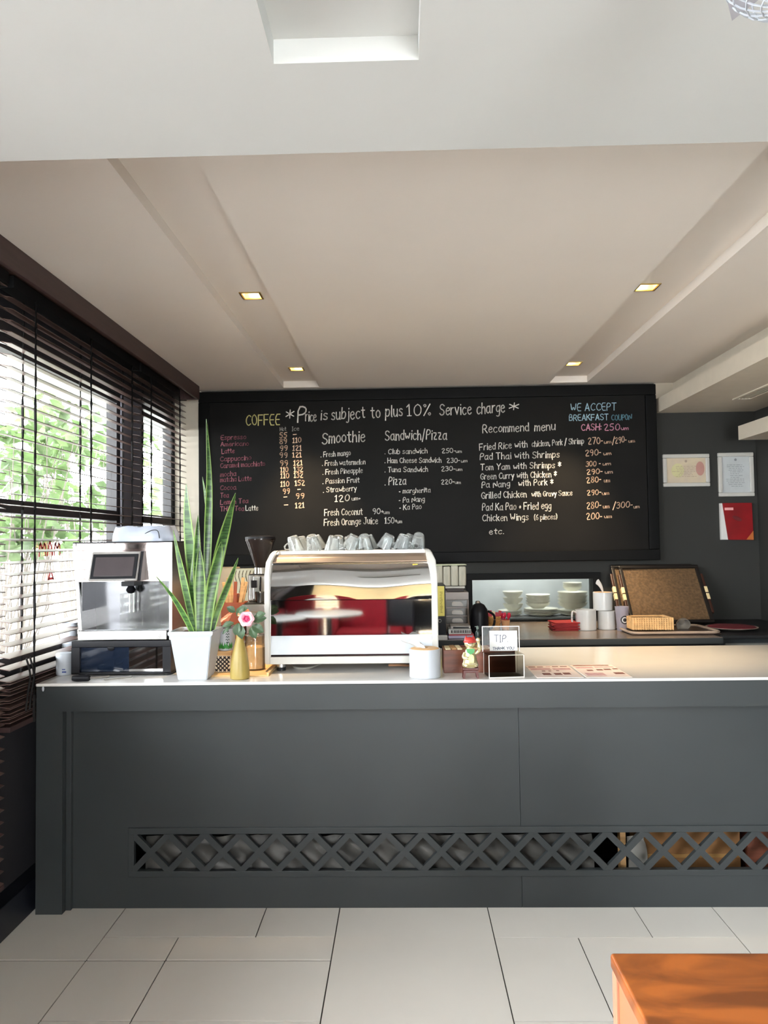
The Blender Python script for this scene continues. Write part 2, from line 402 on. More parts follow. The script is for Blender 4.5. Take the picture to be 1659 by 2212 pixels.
for k, (a, b) in enumerate(wins):
    lab = ['window further back on the left wall', 'wide window on the left with leaves outside', 'narrow window beside the menu board'][k]
    t = thing('window_%d' % (k + 1), lab, 'window', (-1.66, (a + b) / 2, SILL), kind='structure')
    f = MB()
    for q in ((a, a + .05, SILL, HEAD), (b - .05, b, SILL, HEAD)): f.box(-1.69, -1.63, q[0], q[1], q[2], q[3])
    f.box(-1.69, -1.63, a + .05, b - .05, SILL, SILL + .05); f.box(-1.69, -1.63, a + .05, b - .05, HEAD - .05, HEAD)
    f.build('window_frame', M_frame, t, smooth=0)
    f = MB(); f.box(-1.692, -1.628, a + .05, b - .05, 1.642, 1.70, .004); f.build('transom', M_frame, t)
    f = MB(); f.box(-1.663, -1.657, a + .05, b - .05, SILL + .05, 1.642); f.build('pane', M_glass, t, smooth=0)
    f = MB(); f.box(-1.663, -1.657, a + .05, b - .05, 1.70, HEAD - .05); f.build('pane', M_glass, t, smooth=0)
    if k == 1:
        f = MB(); Y = Vector((0, 1, 0)); n = Vector((1, 0, 0))
        for s_, y_, z_, c_ in (('MAM', 3.42, 1.46, .07), ('A', 3.50, 1.33, .06)):
            write(f, s_, (-1.654, y_, z_), (-1.654, y_ + .07 * len(s_), z_), c_, .006, n=n)
        f.build('window_lettering', mat('red_film', (214, 70, 70), .5), t, smooth=0)['label'] = 'red letters stuck on the glass'
# glazed shopfront behind the camera
m = MB(); m.box(-1.9, -1.25, -3.32, -3.2, 0, 2.7); m.box(2.35, 2.6, -3.32, -3.2, 0, 2.7); m.box(-1.25, 2.35, -3.32, -3.2, 0, .12); m.box(-1.25, 2.35, -3.32, -3.2, 2.36, 2.7)
struct('wall_front', m, M_wall, 'grey wall behind the viewer around the glazed shopfront', 'wall', smooth=0)
t = thing('window_4', 'glazed shopfront behind the viewer', 'window', (.55, -3.26, .12), kind='structure')
f = MB()
for x in (-1.25, -.36, .53, 1.41, 2.29): f.box(x, x + .06, -3.30, -3.24, .12, 2.36)
f.box(-1.25, 2.35, -3.30, -3.24, 2.30, 2.36); f.box(-1.25, 2.35, -3.30, -3.24, .12, .18); f.build('window_frame', M_frame, t, smooth=0)
f = MB(); f.box(-1.2, 2.3, -3.273, -3.267, .17, 2.31); f.build('pane', M_glass, t, smooth=0)

# ------------------------------------------------------------------ outside the left window
m = MB(); m.box(-14, -1.9, -6, 22, -.4, -.3)
struct('ground', m, mat('pale_paving', (190, 188, 182), .8), 'pale paving outside the window', 'ground', smooth=0)
m = MB(); m.box(-2.5, -1.9, -3.4, 7.5, 2.60, 2.72)
struct('eaves', m, mat('eaves_white', (214, 218, 208), .7), 'white eaves above the window outside', 'eaves', smooth=0)
M_leafo = mat('garden_leaf', (82, 102, 66), .5, var=.35, col2=(104, 128, 78), scale=6, transl=.5)
M_twig = mat('grey_twig', (120, 112, 104), .8)
def shrub(c, rad, n, label, seed):
    rnd = random.Random(seed)
    t = thing('garden_shrub', label, 'shrub', (c[0], c[1], -.3), 'shrubs outside the window')
    st = MB(); tips = []
    for k in range(34):
        a = rnd.uniform(0, 6.28); h = rnd.uniform(.5, 1)
        p = [Vector((c[0] + .05 * math.cos(a), c[1] + .05 * math.sin(a), -.3))]
        for q in range(1, 5):
            f = q / 4; p.append(Vector((c[0] + rad[0] * f * math.cos(a) * h + rnd.uniform(-.09, .09), c[1] + rad[1] * f * math.sin(a) * h + rnd.uniform(-.09, .09), -.3 + (c[2] + rad[2] * (h - .3)) * f)))
        tips += p[2:]
        st.tube(p, [.012, .009, .007, .005, .003], 5)
    st.build('twigs', M_twig, t)
    lf = MB()
    for k in range(n):
        b = rnd.choice(tips); u = Vector((rnd.gauss(0, 1), rnd.gauss(0, 1), rnd.gauss(0, 1))).normalized()
        p = b + u * rnd.uniform(.02, .24)
        if p.z < c[2] - rad[2]: continue
        d = Vector((rnd.gauss(0, 1), rnd.gauss(0, 1), rnd.gauss(-.3, .7))).normalized(); s = d.cross(Vector((rnd.gauss(0, 1), rnd.gauss(0, 1), rnd.gauss(0, 1)))).normalized(); l = rnd.uniform(.10, .19); wd = l * .3
        nn = d.cross(s) * .012
        v = [lf.bm.verts.new(q) for q in (p, p + d * l * .4 + s * wd, p + d * l, p + d * l * .4 - s * wd, p + d * l * .45 - nn)]
        for a_, b_ in ((0, 1), (1, 2), (2, 3), (3, 0)): lf.bm.faces.new((v[a_], v[b_], v[4]))
    o = lf.build('leaves', M_leafo, t); o['kind'] = 'stuff'
shrub((-3.0, 5.5, 2.2), (.6, .8, .75), 760, 'leafy green shrub at left edge of the window view', 1)
shrub((-3.0, 7.2, 2.5), (.6, .9, .85), 860, 'leafy green shrub right of centre in the window view', 2)
m = MB(); m.box(-6.2, -6.0, -2, 22, -.3, 1.5)
tag(m.build('garden_wall', mat('pale_garden_wall', (205, 200, 196), .8)), 'pale garden wall across the path outside', 'wall', kind='structure')

# ------------------------------------------------------------------ blinds
M_slat = mat('blind_slat_brown', (96, 76, 70), .36, var=.22, scale=5, stretch=(6, .7, 6))
def blind(y0, y1, ztop, zbot, lads, label, stack=0, pitch=.046, tilt_=10):
    t = thing('wooden_blind', label, 'blind', (-1.56, (y0 + y1) / 2, zbot), 'wooden venetian blinds')
    zs = []; z = zbot + .03
    for k in range(stack): zs.append(z); z += .014
    while z < ztop: zs.append(z); z += pitch
    s = MB()
    for k, z in enumerate(zs):
        tilt = R(tilt_) if k >= stack else R(random.uniform(-9, 9))
        Mx = RA((-1.56, 0, z), tilt, 'Y')
        if k < stack: Mx = RA((-1.56, (y0 + y1) / 2, z), R(random.uniform(-.6, .6)), 'X') @ Mx
        s.box(-1.585, -1.535, y0, y1, z - .0014, z + .0014, M=Mx)
    s.build('slats', M_slat, t, smooth=0)
    s = MB(); s.box(-1.587, -1.533, y0, y1, zbot, zbot + .022, .004); s.build('bottom_rail', M_wood_dark, t)
    s = MB(); s.box(-1.59, -1.53, y0, y1, ztop, ztop + .05, .002); s.build('head_rail', M_black, t)
    for yl in lads:
        s = MB()
        for xx in (-1.587, -1.533):
            s.tube([(xx, yl + .002 * math.sin(9 * q), ztop - (ztop - zbot) * q / 16) for q in range(17)], .0062, 6)
        s.build('ladder_cord', M_cord, t)
    if stack:
        s = MB()
        for xx, dy in ((-1.531, -.07), (-1.531, -.04)):
            s.tube(smooth_path([(xx, lads[0] + dy, 1.05), (xx + .006, lads[0] + dy + .02, .98), (xx, lads[0] + dy + .012, .90), (xx + .004, lads[0] + dy - .01, .84)]), .004, 6)
        s.build('loose_cord', M_cord, t)
    return t
blind(.9, 2.905, 2.53, .2, (1.3, 1.9, 2.6), 'dark wooden blind cut off at left picture edge, lowered near the floor', tilt_=17)
blind(2.94, 4.385, 2.53, .78, (3.13, 3.70, 4.27), 'dark wooden blind in the middle, over the leafy window, ending beside the counter', stack=12)
blind(4.41, 5.36, 2.53, .96, (4.60, 5.20), 'dark wooden blind nearest the menu board', pitch=.043)
blind(-2.5, .85, 2.53, .9, (-2.1, -1.0, .2), 'dark wooden blind behind the viewer, seen only in reflections', tilt_=34)
m = MB(); m.box(-1.415, -1.395, -2.6, 5.2, 2.505, 2.6, .004); m.box(-1.525, -1.415, 5.18, 5.2, 2.505, 2.6); m.box(-1.62, -1.415, -2.6, 5.18, 2.585, 2.6)
tag(m.build('blind_valance', M_wood_dark), 'long dark wooden valance under the ceiling above the blinds', 'valance')


s = MB()
for k in range(54):
    z = .2 + .041 * k; s.box(-1.22, .50, -3.185, -3.135, z - .001, z + .001, M=RA((0, -3.16, z), R(55), 'X'))
tag(s.build('cream_blind', mat('cream_slat', (214, 196, 160), .5, transl=.12), smooth=0), 'cream slatted blind on the shopfront behind the viewer', 'blind')
# ------------------------------------------------------------------ downlights
M_bulb = mat('warm_bulb', (255, 226, 168), .3, emit=9)
M_trim = mat('downlight_ring', (196, 176, 120), .35, 1)
M_spec = mat('downlight_well', (236, 214, 166), .3, .5)
def downlight(x, y, label):
    z = CEIL + dp; h = .041
    t = thing('ceiling_downlight', label, 'downlight', (x, y, z), 'square ceiling downlights')
    s = MB(); r = h + .008
    for a, b, c, d in ((-r, r, -r, -h), (-r, r, h, r), (-r, -h, -h, h), (h, r, -h, h)): s.box(x + a, x + b, y + c, y + d, z - .004, z)
    s.build('rim', M_trim, t, smooth=0)
    s = MB()
    for a, b, c, d in ((-h, h, -h, -h + .003), (-h, h, h - .003, h), (-h, -h + .003, -h, h), (h - .003, h, -h, h)): s.box(x + a, x + b, y + c, y + d, z - .001, z + .055)
    s.box(x - h, x + h, y - h, y + h, z + .055, z + .058); s.build('housing', M_spec, t, smooth=0)
    s = MB(); s.lathe([(0, 0), (.016, .004), (.026, .018), (.014, .034), (0, .034)], (x, y, z + .012)); s.build('bulb', M_bulb, t)
    l = bpy.data.lights.new('downlight_lamp', 'SPOT'); l.energy = 84; l.color = (1, .76, .47); l.spot_size = R(58); l.spot_blend = 1; l.shadow_soft_size = .03
    o = bpy.data.objects.new('downlight_lamp', l); C.objects.link(o); o.location = (0, 0, -.012); o.rotation_euler = (R(14), 0, 0); o.parent = t

downlight(-.68, 3.44, 'lit square downlight in the left trough, nearer the viewer')
downlight(-.68, 4.92, 'lit square downlight at the far end of the left trough')
downlight(1.128, 3.44, 'lit square downlight in the right trough, nearer the viewer')
downlight(1.128, 4.92, 'lit square downlight at the far end of the right trough')
# air vent in the soffit
t = thing('air_vent', 'slim slotted air vent in the soffit at right', 'vent', (2.19, 4.5, 2.39))
s = MB()
for a, b, c, d in ((2.13, 2.25, 4.0, 4.03), (2.13, 2.25, 4.87, 4.9), (2.13, 2.15, 4.03, 4.87), (2.23, 2.25, 4.03, 4.87)): s.box(a, b, c, d, 2.382, 2.39)
s.build('frame', M_cream, t, smooth=0)
s = MB(); s.box(2.15, 2.23, 4.03, 4.87, 2.3885, 2.39); s.build('slot', M_black, t, smooth=0)
s = MB()
for x in (2.17, 2.19, 2.21): s.box(x - .003, x + .003, 4.03, 4.87, 2.383, 2.389)
s.build('louvre', M_cream, t, smooth=0)

# ------------------------------------------------------------------ front counter
TOP = .936; FY, PY = 3.127, 3.18; CL, CR = -1.522, 2.42
t = thing('bar_counter', 'long grey painted bar counter with lattice strip near its foot', 'counter', ((CL + CR) / 2, 3.6, 0))
s = MB(); s.box(CL, CL + .11, FY, 4.05, 0, TOP - .012); s.box(CL + .11, CL + .132, PY - .02, PY + .03, 0, TOP - .1, .002)
s.build('end_panel', M_grey, t)
s = MB(); s.box(CL + .11, CR, FY, FY + .06, .820, TOP - .012); s.build('apron', M_grey, t)
zt, zb = wy(700, 1800, PY).z, wy(700, 1880, PY).z                 # lattice opening
lx0 = wy(290, 1840, PY).x; seam = wy(1122, 1650, PY).x
s = MB(); s.box(CL + .11, seam - .0008, PY, PY + .02, zt, .83); s.box(CL + .11, lx0, PY, PY + .02, 0, zt); s.box(lx0, seam - .0008, PY, PY + .02, 0, zb); s.build('front_panel', M_grey, t, smooth=0)
s = MB(); s.box(seam + .0008, CR, PY, PY + .02, zt, .83); s.box(seam + .0008, CR, PY, PY + .02, 0, zb); s.build('front_panel', M_grey, t, smooth=0)
s = MB(); fo, fi = .012, .0
Ly0, Ly1 = PY - .006, PY + .014
s.box(lx0 - .024, CR, Ly0, PY, zt, zt + .026, .0015); s.box(lx0 - .024, CR, Ly0, PY, zb - .024, zb, .0015); s.box(lx0 - .024, lx0, Ly0, PY, zb, zt, .0015)
cz, hh2, pit = (zt + zb) / 2, (zt - zb) / 2, .1505
x = wy(326, 1840, PY).x; wd = .0125
while x < CR:
    for sg in (-1, 1):
        a = Vector((x - pit / 2 - .004, 0, cz - sg * (hh2 + .004))); b = Vector((x + pit / 2 + .004, 0, cz + sg * (hh2 + .004))); d = (b - a).normalized(); n = Vector((-d.z, 0, d.x)) * wd
        if a.x < lx0 - .01: a = a + d * ((lx0 - .006 - a.x) / d.x)
        s.prism([(q.x, q.z) for q in (a - n, b - n, b + n, a + n)], 'y', Ly0 + (.0006 if sg > 0 else .0013), Ly1)
    x += pit
s.build('lattice', M_grey, t, smooth=0)
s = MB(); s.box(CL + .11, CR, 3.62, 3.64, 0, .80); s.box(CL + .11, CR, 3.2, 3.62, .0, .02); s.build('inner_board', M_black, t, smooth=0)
s = MB(); q = wy(93, 1488, FY); s.ell((q.x, FY, q.z), (.005, .0015, .011)); s.build('paint_chip', M_whitep, t)
# worktop
s = MB(); s.box(CL, CR, FY - .004, 4.05, TOP - .012, TOP, .002); s.box(CL, CR, 4.0, 4.05, TOP - .05, TOP - .012)
tag(s.build('counter_top', M_white), 'thin glossy white worktop along the front bar', 'worktop')
# what shows through the lattice
def crumple(s, x0, x1, y, z0, z1, nx, nz, amp, seed):
    rnd = random.Random(seed); ph = [(rnd.uniform(6, 34), rnd.uniform(6, 34), rnd.uniform(0, 6)) for _ in range(9)]
    def fn(u, v):
        X_, Z_ = x0 + (x1 - x0) * u, z0 + (z1 - z0) * v
        h = sum(abs(math.sin(a * X_ + b * Z_ + c)) for a, b, c in ph) / 9
        return Vector((X_, y + .03 - amp * h * 1.6 * (1 - .4 * (2 * v - 1) ** 2), Z_))
    s.grid(fn, nx, nz, thick=.012)
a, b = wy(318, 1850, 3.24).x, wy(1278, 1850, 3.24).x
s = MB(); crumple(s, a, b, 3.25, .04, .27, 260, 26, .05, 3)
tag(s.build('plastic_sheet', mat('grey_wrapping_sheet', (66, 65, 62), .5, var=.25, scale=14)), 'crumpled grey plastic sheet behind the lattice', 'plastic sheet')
a, b = wy(1390, 1850, 3.3).x, wy(1600, 1850, 3.3).x
t = thing('cardboard_box', 'brown cardboard carton behind the lattice at right', 'box', ((a + b) / 2, 3.4, .02))
Mcard = mat('brown_cardboard', (132, 92, 52), .8, var=.15, scale=6)
s = MB(); s.box(a, b, 3.3, 3.5, .02, .30, .003); s.build('carton', Mcard, t)
s = MB(); s.box(a - .0005, b + .0005, 3.2985, 3.302, .15, .165); s.build('tape', mat('tape', (160, 120, 70), .3), t)
a = wy(1345, 1850, 3.26).x
s = MB(); s.box(a - .012, a + .012, 3.25, 3.29, .02, .78, .002); tag(s.build('wooden_post', M_tan), 'thin bare wooden post inside the counter behind the lattice', 'post')
s = MB(); crumple(s, wy(1352, 1850, 3.3).x, wy(1392, 1850, 3.3).x, 3.30, .02, .24, 14, 20, .05, 5)
tag(s.build('plastic_bag', mat('pale_bag', (150, 148, 142), .5)), 'small pale plastic bag beside the wooden post in the lattice', 'bag')
a, b = wy(1618, 1850, 3.3).x, wy(1720, 1850, 3.3).x
s = MB(); s.box(a, b, 3.31, 3.5, .02, .30, .003); s.box(a + .004, b - .004, 3.308, 3.31, .06, .26)
tag(s.build('wooden_crate', M_brown), 'dark brown wooden crate behind the last lattice diamonds', 'crate')

# ------------------------------------------------------------------ back counter and hatch
BT, BF = .93, 4.42
bx1 = wy(1562, 1378, BF).x
t = thing('back_counter', 'low grey back counter with dark top under the hatch', 'counter', (.2, 4.9, 0))
s = MB(); s.box(-1.6, bx1, BF, 5.39, BT - .035, BT, .003); s.build('top', mat('worn_slate_top', (104, 96, 92), .22, var=.2, scale=4, col2=(130, 116, 106)), t)
s = MB(); s.box(-1.6, bx1, BF + .05, 5.39, 0, BT - .036); s.build('body', M_black, t, smooth=0)
s = MB(); s.box(-1.6, bx1, BF - .002, BF + .003, BT - .036, BT - .002, .001); s.build('edge_band', M_grey, t)
x0, x1 = bx1 + .03, 2.46
t = thing('drawer_cabinet', 'grey drawer cabinet beside the back counter, far right', 'cabinet', ((x0 + x1) / 2, 4.9, 0))
s = MB(); s.box(x0, x1, 4.55, 5.39, 0, BT - .02, .003); s.build('body', M_grey, t)
s = MB(); s.box(x0 - .01, x1 + .02, 4.50, 5.39, BT - .02, BT - .0005, .003); s.build('top', M_black, t)
for k in range(3):
    s = MB(); s.box(x0 + .03, x1 - .03, 4.535, 4.55, .66 - .24 * k, .88 - .24 * k, .004); d = s.build('drawer', mat('drawer_grey', (126, 126, 120), .45), t)
    s = MB(); s.tube([(x0 + .2, 4.53, .80 - .24 * k), (x0 + .2, 4.51, .80 - .24 * k), (x0 + .34, 4.51, .80 - .24 * k), (x0 + .34, 4.53, .80 - .24 * k)], .005); s.build('handle', M_steel, d)
# hatch: frame, frosted pane, lit kitchen shelf behind it
t = thing('serving_hatch', 'black framed serving hatch with frosted glass in the back wall', 'hatch', (.9, 5.4, .94))
s = MB(); a, b, c, d = hx[0] - .03, hx[1] + .05, hx[2] - .03, hx[3] + .045
for q in ((a, b, c, hx[2]), (a, b, hx[3], d), (a, hx[0] + .01, hx[2], hx[3]), (hx[1] - .005, b, hx[2], hx[3])): s.box(q[0], q[1], 5.375, 5.425, q[2], q[3], .002)
s.build('frame', M_chalkf, t)
fr = bpy.data.materials.new('frosted_glass'); fr.use_nodes = True; nt = fr.node_tree
pb = nt.nodes['Principled BSDF']; pb.inputs['Base Color'].default_value = lin((234, 236, 236)) + (1,); pb.inputs['Transmission Weight'].default_value = 1; pb.inputs['Roughness'].default_value = .25; pb.inputs['IOR'].default_value = 1.10
s = MB(); s.box(hx[0], hx[1], 5.41, 5.414, hx[2], hx[3]); s.build('frosted_pane', fr, t, smooth=0)
m = MB(); m.box(hx[0] - .1, hx[1] + .1, 5.95, 6.0, .6, 1.7); m.box(hx[0] - .15, hx[0] - .1, 5.52, 6.0, .6, 1.7); m.box(hx[1] + .1, hx[1] + .15, 5.52, 6.0, .6, 1.7); m.box(hx[0] - .15, hx[1] + .15, 5.52, 6.0, 1.65, 1.7)
struct('wall_kitchen', m, mat('kitchen_wall', (186, 190, 188), .7), 'pale kitchen wall seen through the frosted hatch', 'wall', smooth=0)
m = MB(); m.box(hx[0] - .1, hx[1] + .1, 5.525, 5.95, .915, .945)
tag(m.build('kitchen_shelf', mat('kitchen_shelf_grey', (110, 112, 110), .5), smooth=0), 'grey kitchen shelf behind the frosted hatch', 'shelf')
l = area('kitchen_strip_light', (.9, 5.72, 1.63), (0, 0, 0), .7, .25, 3.6, (.97, 1, .99))
def plate_profile(r): return [(0, .004), (r * .55, .004), (r * .6, 0), (r * .62, .004), (r, .016), (r, .020), (r * .6, .008), (0, .008)]
def bowl_profile(r, h): return [(0, .006), (r * .45, .006), (r * .5, 0), (r * .52, .004), (r * .85, h * .5), (r, h), (r * .97, h), (r * .8, h * .5), (r * .45, .012), (0, .012)]
Mdish = mat('cream_stoneware', (226, 224, 206), .3)
def stack(px, n, prof, step, name, lab, cat, base=.945, Y=5.66, grp='dishes behind the hatch'):
    q = wy(px, 1300, Y); ord_ = ['lowest', 'second', 'third', 'fourth', 'fifth', 'sixth', 'seventh'][:n]; ord_[-1] = 'topmost'
    s = MB(); s.lathe(prof, (q.x, Y, base)); o = tag(s.build(name, Mdish), lab % ord_[0], cat, grp)
    for k in range(1, n): dup(o, (o.location.x, o.location.y, base + step * k), label=lab % ord_[k])
stack(1108, 3, bowl_profile(.075, .05), .045, 'deep_bowl', '%s cream bowl in the left stack behind the hatch', 'bowl', base=.985)
stack(1101, 3, plate_profile(.09), .011, 'dinner_plate', '%s plate under the left bowls behind the hatch', 'plate')
stack(1162, 4, bowl_profile(.09, .04), .02, 'soup_bowl', '%s cream bowl in the middle stack behind the hatch', 'bowl', base=1.0)
stack(1168, 4, plate_profile(.125), .011, 'dinner_plate', '%s plate under the middle bowls behind the hatch', 'plate')
stack(1237, 4, bowl_profile(.11, .05), .026, 'serving_bowl', '%s large cream bowl in the right stack behind the hatch', 'bowl', base=.99)
stack(1240, 3, plate_profile(.12), .011, 'dinner_plate', '%s plate under the right bowls behind the hatch', 'plate')
stack(1237, 3, bowl_profile(.07, .035), .014, 'small_bowl', '%s small bowl on the right bowl stack behind the hatch', 'bowl', base=1.122)

# ------------------------------------------------------------------ chalk menu board
BY = 5.352
bx0, bxe, bz0, bz1 = -1.441, 1.792, 1.352, 2.586
t = thing('menu_board', 'wide black chalkboard menu across the back wall', 'menu board', ((bx0 + bxe) / 2, 5.38, bz0))
s = MB(); fw = .075
for q in ((bx0, bxe, bz1 - fw, bz1), (bx0, bxe, bz0, bz0 + fw), (bx0, bx0 + fw, bz0 + fw, bz1 - fw), (bxe - fw, bxe, bz0 + fw, bz1 - fw)): s.box(q[0], q[1], 5.335, 5.398, q[2], q[3], .006)
s.build('frame', M_chalkf, t)
s = MB(); s.box(bx0 + .05, bxe - .05, BY, 5.395, bz0 + .05, bz1 - .05); s.build('chalk_panel', M_chalkb, t, smooth=0)
Mw = mat('white_chalk', (212, 208, 200), .9, var=.1, scale=60); Mg = mat('grey_chalk', (152, 150, 144), .9, var=.15, scale=60)
Mp = mat('pink_chalk', (152, 92, 102), .9, var=.18, scale=60); My = mat('yellow_chalk', (206, 198, 130), .9, var=.1, scale=60)
Mo = mat('peach_chalk', (222, 188, 160), .9, var=.1, scale=60); Mb = mat('blue_chalk', (158, 190, 204), .9, var=.1, scale=60); Mc = mat('cyan_chalk', (96, 140, 156), .9, var=.1, scale=60)
K = 5.352 / F
def chalk(name, m, lines, lab=None):
    for tx, x0, y0, x1, y1, cap, wd in lines:
        s = MB(); A, B = wy(x0, y0, BY - .001), wy(x1, y1, BY - .001)
        write(s, tx, A, B, cap * K, wd * .88 * K / 2)
        o = s.build(name, m, t, smooth=0)
        if lab: o['label'] = lab
chalk('chalk_heading', Mw, [('*', 617, 907, 634, 906, 24, 2.2), ('P', 643, 912, 660, 911, 34, 3.2), ('rice', 660, 910, 683, 909, 22, 2.4), ('is', 692, 908, 707, 907, 22, 2.4), ('subject', 716, 907, 788, 903, 25, 2.4), ('to', 801, 903, 821, 902, 25, 2.4), ('plus', 833, 900, 869, 899, 25, 2.4), ('10%', 879, 899, 930, 897, 25, 2.4), ('Service', 950, 897, 1018, 894, 24, 2.4), ('charge', 1030, 894, 1090, 891, 24, 2.4), ('*', 1099, 888, 1119, 888, 20, 2.2)], 'large white chalk heading')
chalk('chalk_heading', My, [('COFFEE', 531, 919, 604, 917, 23, 2.3)], 'pale yellow chalk heading')
chalk('chalk_heading', Mg, [('Hot', 605, 931, 618, 930, 8, 1.4), ('Ice', 631, 931, 646, 930, 9, 1.4)], 'faint grey chalk column head')
cof = [('Espresso', 477, 950, 531, 948, 10), ('Americano', 477, 964, 537, 962, 9), ('Latte', 479, 980, 506, 978, 10), ('Cappuccino', 476, 997, 542, 993, 10), ('Caramel macchiato', 476, 1011, 572, 1006, 10), ('mocha', 476, 1030, 510, 1027, 10), ('matcha Latte', 476, 1041, 543, 1038, 10), ('Cocoa', 476, 1059, 510, 1057, 10), ('Tea', 476, 1075, 494, 1074, 10), ('Lemon Tea', 476, 1090, 536, 1086, 10), ('THAI Tea', 476, 1104, 527, 1103, 10)]
chalk('chalk_line', Mp, [c + (1.7,) for c in cof], 'pink chalk line')
chalk('chalk_line', Mw, [('Latte', 531, 1103, 557, 1102, 11, 1.7)])
pr = [('55', 604, 946, 619), ('89', 604, 959, 619), ('99', 604, 974, 620), ('99', 604, 989, 620), ('99', 605, 1006, 621), ('110', 606, 1020, 622), ('110', 606, 1033, 624), ('110', 606, 1051, 624), ('99', 611, 1067, 625), ('-', 613, 1078, 620), ('-', 613, 1095, 621)]
pr += [('-', 633, 943, 640), ('110', 632, 956, 650), ('121', 632, 973, 651), ('121', 632, 988, 651), ('121', 634, 1005, 653), ('132', 635, 1019, 654), ('132', 635, 1032, 654), ('152', 637, 1049, 658), ('-', 643, 1062, 649), ('99', 639, 1077, 656), ('121', 638, 1097, 657)]
chalk('chalk_price', Mo, [(a, b, c, d, c - .5, 11, 2) for a, b, c, d in pr], 'peach chalk price')
chalk('chalk_heading', Mw, [('Smoothie', 696, 959, 788, 953, 24, 2.6)])
chalk('chalk_line', Mw, [('. Fresh mango', 693, 988, 757, 983, 11, 1.7), ('. Fresh watermelon', 696, 1006, 789, 1003, 11, 1.7), ('. Fresh Pineapple', 697, 1025, 783, 1021, 11, 1.7), ('. Passion Fruit', 697, 1045, 776, 1042, 11, 1.7), ('. Strawberry', 698, 1064, 770, 1060, 11, 1.7), ('120', 723, 1084, 754, 1082, 14, 2), ('um+', 760, 1081, 778, 1080, 8, 1.5), ('Fresh Coconut', 701, 1114, 783, 1112, 14, 1.8), ('90+', 805, 1111, 828, 1110, 12, 1.7), ('um', 829, 1110, 841, 1110, 7, 1.5), ('Fresh Orange Juice', 700, 1136, 816, 1131, 14, 1.8), ('150+', 831, 1131, 857, 1130, 13, 1.8), ('um', 858, 1130, 868, 1130, 7, 1.5)])
chalk('chalk_heading', Mw, [('Sandwich/Pizza', 832, 951, 965, 949, 21, 2.3)])
chalk('chalk_line', Mw, [('. Club sandwich', 831, 981, 923, 979, 11, 1.7), ('250-', 954, 979, 984, 978, 10, 1.7), ('um', 985, 978, 997, 978, 6, 1.5), ('. Ham Cheese Sandwich', 831, 1000, 953, 999, 11, 1.7), ('230-', 965, 1000, 993, 999, 10, 1.7), ('um', 996, 999, 1009, 998, 6, 1.5), ('. Tuna Sandwich', 831, 1020, 924, 1019, 11, 1.7), ('230-', 953, 1018, 983, 1017, 10, 1.5), ('um', 985, 1017, 998, 1017, 6, 1.5), ('. Pizza', 831, 1048, 877, 1046, 17, 2), ('220-', 953, 1046, 981, 1045, 10, 1.7), ('um', 983, 1045, 995, 1045, 6, 1.5), ('- margherita', 862, 1066, 930, 1063, 10, 1.7), ('- Pa Nang', 862, 1086, 917, 1083, 11, 1.7), ('- Ka Pao', 863, 1102, 910, 1099, 11, 1.7)])
chalk('chalk_heading', Mw, [('Recommend', 1043, 935, 1142, 931, 18, 2.2), ('menu', 1155, 931, 1199, 929, 18, 2.2)])
rec = [('Fried Rice with', 1036, 973, 1139, 966, 14), ('chicken, Pork / Shrimp', 1149, 965, 1261, 958, 12), ('Pad Thai with Shrimps', 1037, 993, 1208, 988, 14), ('Tom Yam with Shrimps *', 1038, 1016, 1212, 1010, 13), ('Green Curry with Chicken *', 1038, 1036, 1202, 1030, 13), ('Pa Nang', 1041, 1054, 1101, 1051, 13), ('with Pork *', 1120, 1050, 1195, 1047, 13), ('Grilled Chicken', 1040, 1077, 1137, 1074, 14), ('with Gravy Sauce', 1149, 1073, 1236, 1070, 11), ('Pad Ka Pao + Fried egg', 1042, 1103, 1190, 1099, 15), ('Chicken Wings', 1042, 1126, 1141, 1123, 14), ('(6 pieces)', 1154, 1123, 1203, 1121, 11), ('etc.', 1057, 1154, 1088, 1153, 12)]
chalk('chalk_line', Mw, [c + (1.9,) for c in rec])
rp = [('270-', 1270, 960, 1302, 958, 14), ('um', 1305, 958, 1320, 957, 6), ('/290-', 1323, 959, 1353, 955, 13), ('um', 1358, 956, 1371, 955, 6), ('290-', 1264, 985, 1298, 983, 13), ('um', 1304, 983, 1320, 982, 6), ('300 -', 1266, 1008, 1297, 1006, 11), ('um', 1302, 1005, 1319, 1004, 6), ('290-', 1267, 1025, 1301, 1023, 11), ('um', 1307, 1023, 1323, 1022, 6), ('280-', 1267, 1043, 1298, 1041, 12), ('um', 1305, 1042, 1317, 1041, 7), ('290-', 1268, 1070, 1298, 1068, 11), ('um', 1301, 1069, 1315, 1068, 6), ('280-', 1267, 1099, 1298, 1097, 14), ('um', 1303, 1098, 1316, 1097, 7), ('/300-', 1324, 1099, 1366, 1096, 13), ('um', 1369, 1098, 1381, 1097, 6), ('200-', 1267, 1123, 1300, 1121, 14), ('um', 1306, 1119, 1321, 1118, 6)]
chalk('chalk_price', Mo, [c + (1.9,) for c in rp], 'peach chalk price')
chalk('chalk_note', Mb, [('WE ACCEPT', 1233, 888, 1331, 886, 16, 1.9), ('BREAKFAST', 1230, 909, 1314, 907, 13, 1.9)], 'pale blue chalk note')
chalk('chalk_note', Mc, [('COUPON', 1321, 908, 1364, 907, 12, 1.8)], 'cyan chalk note')
chalk('chalk_note', mat('rose_chalk', (214, 150, 172), .9, var=.1, scale=60), [('CASH:', 1256, 930, 1298, 929, 14, 2), ('250', 1305, 930, 1338, 929, 14, 2), ('um', 1342, 929, 1357, 928, 7, 1.6)], 'pink chalk note')

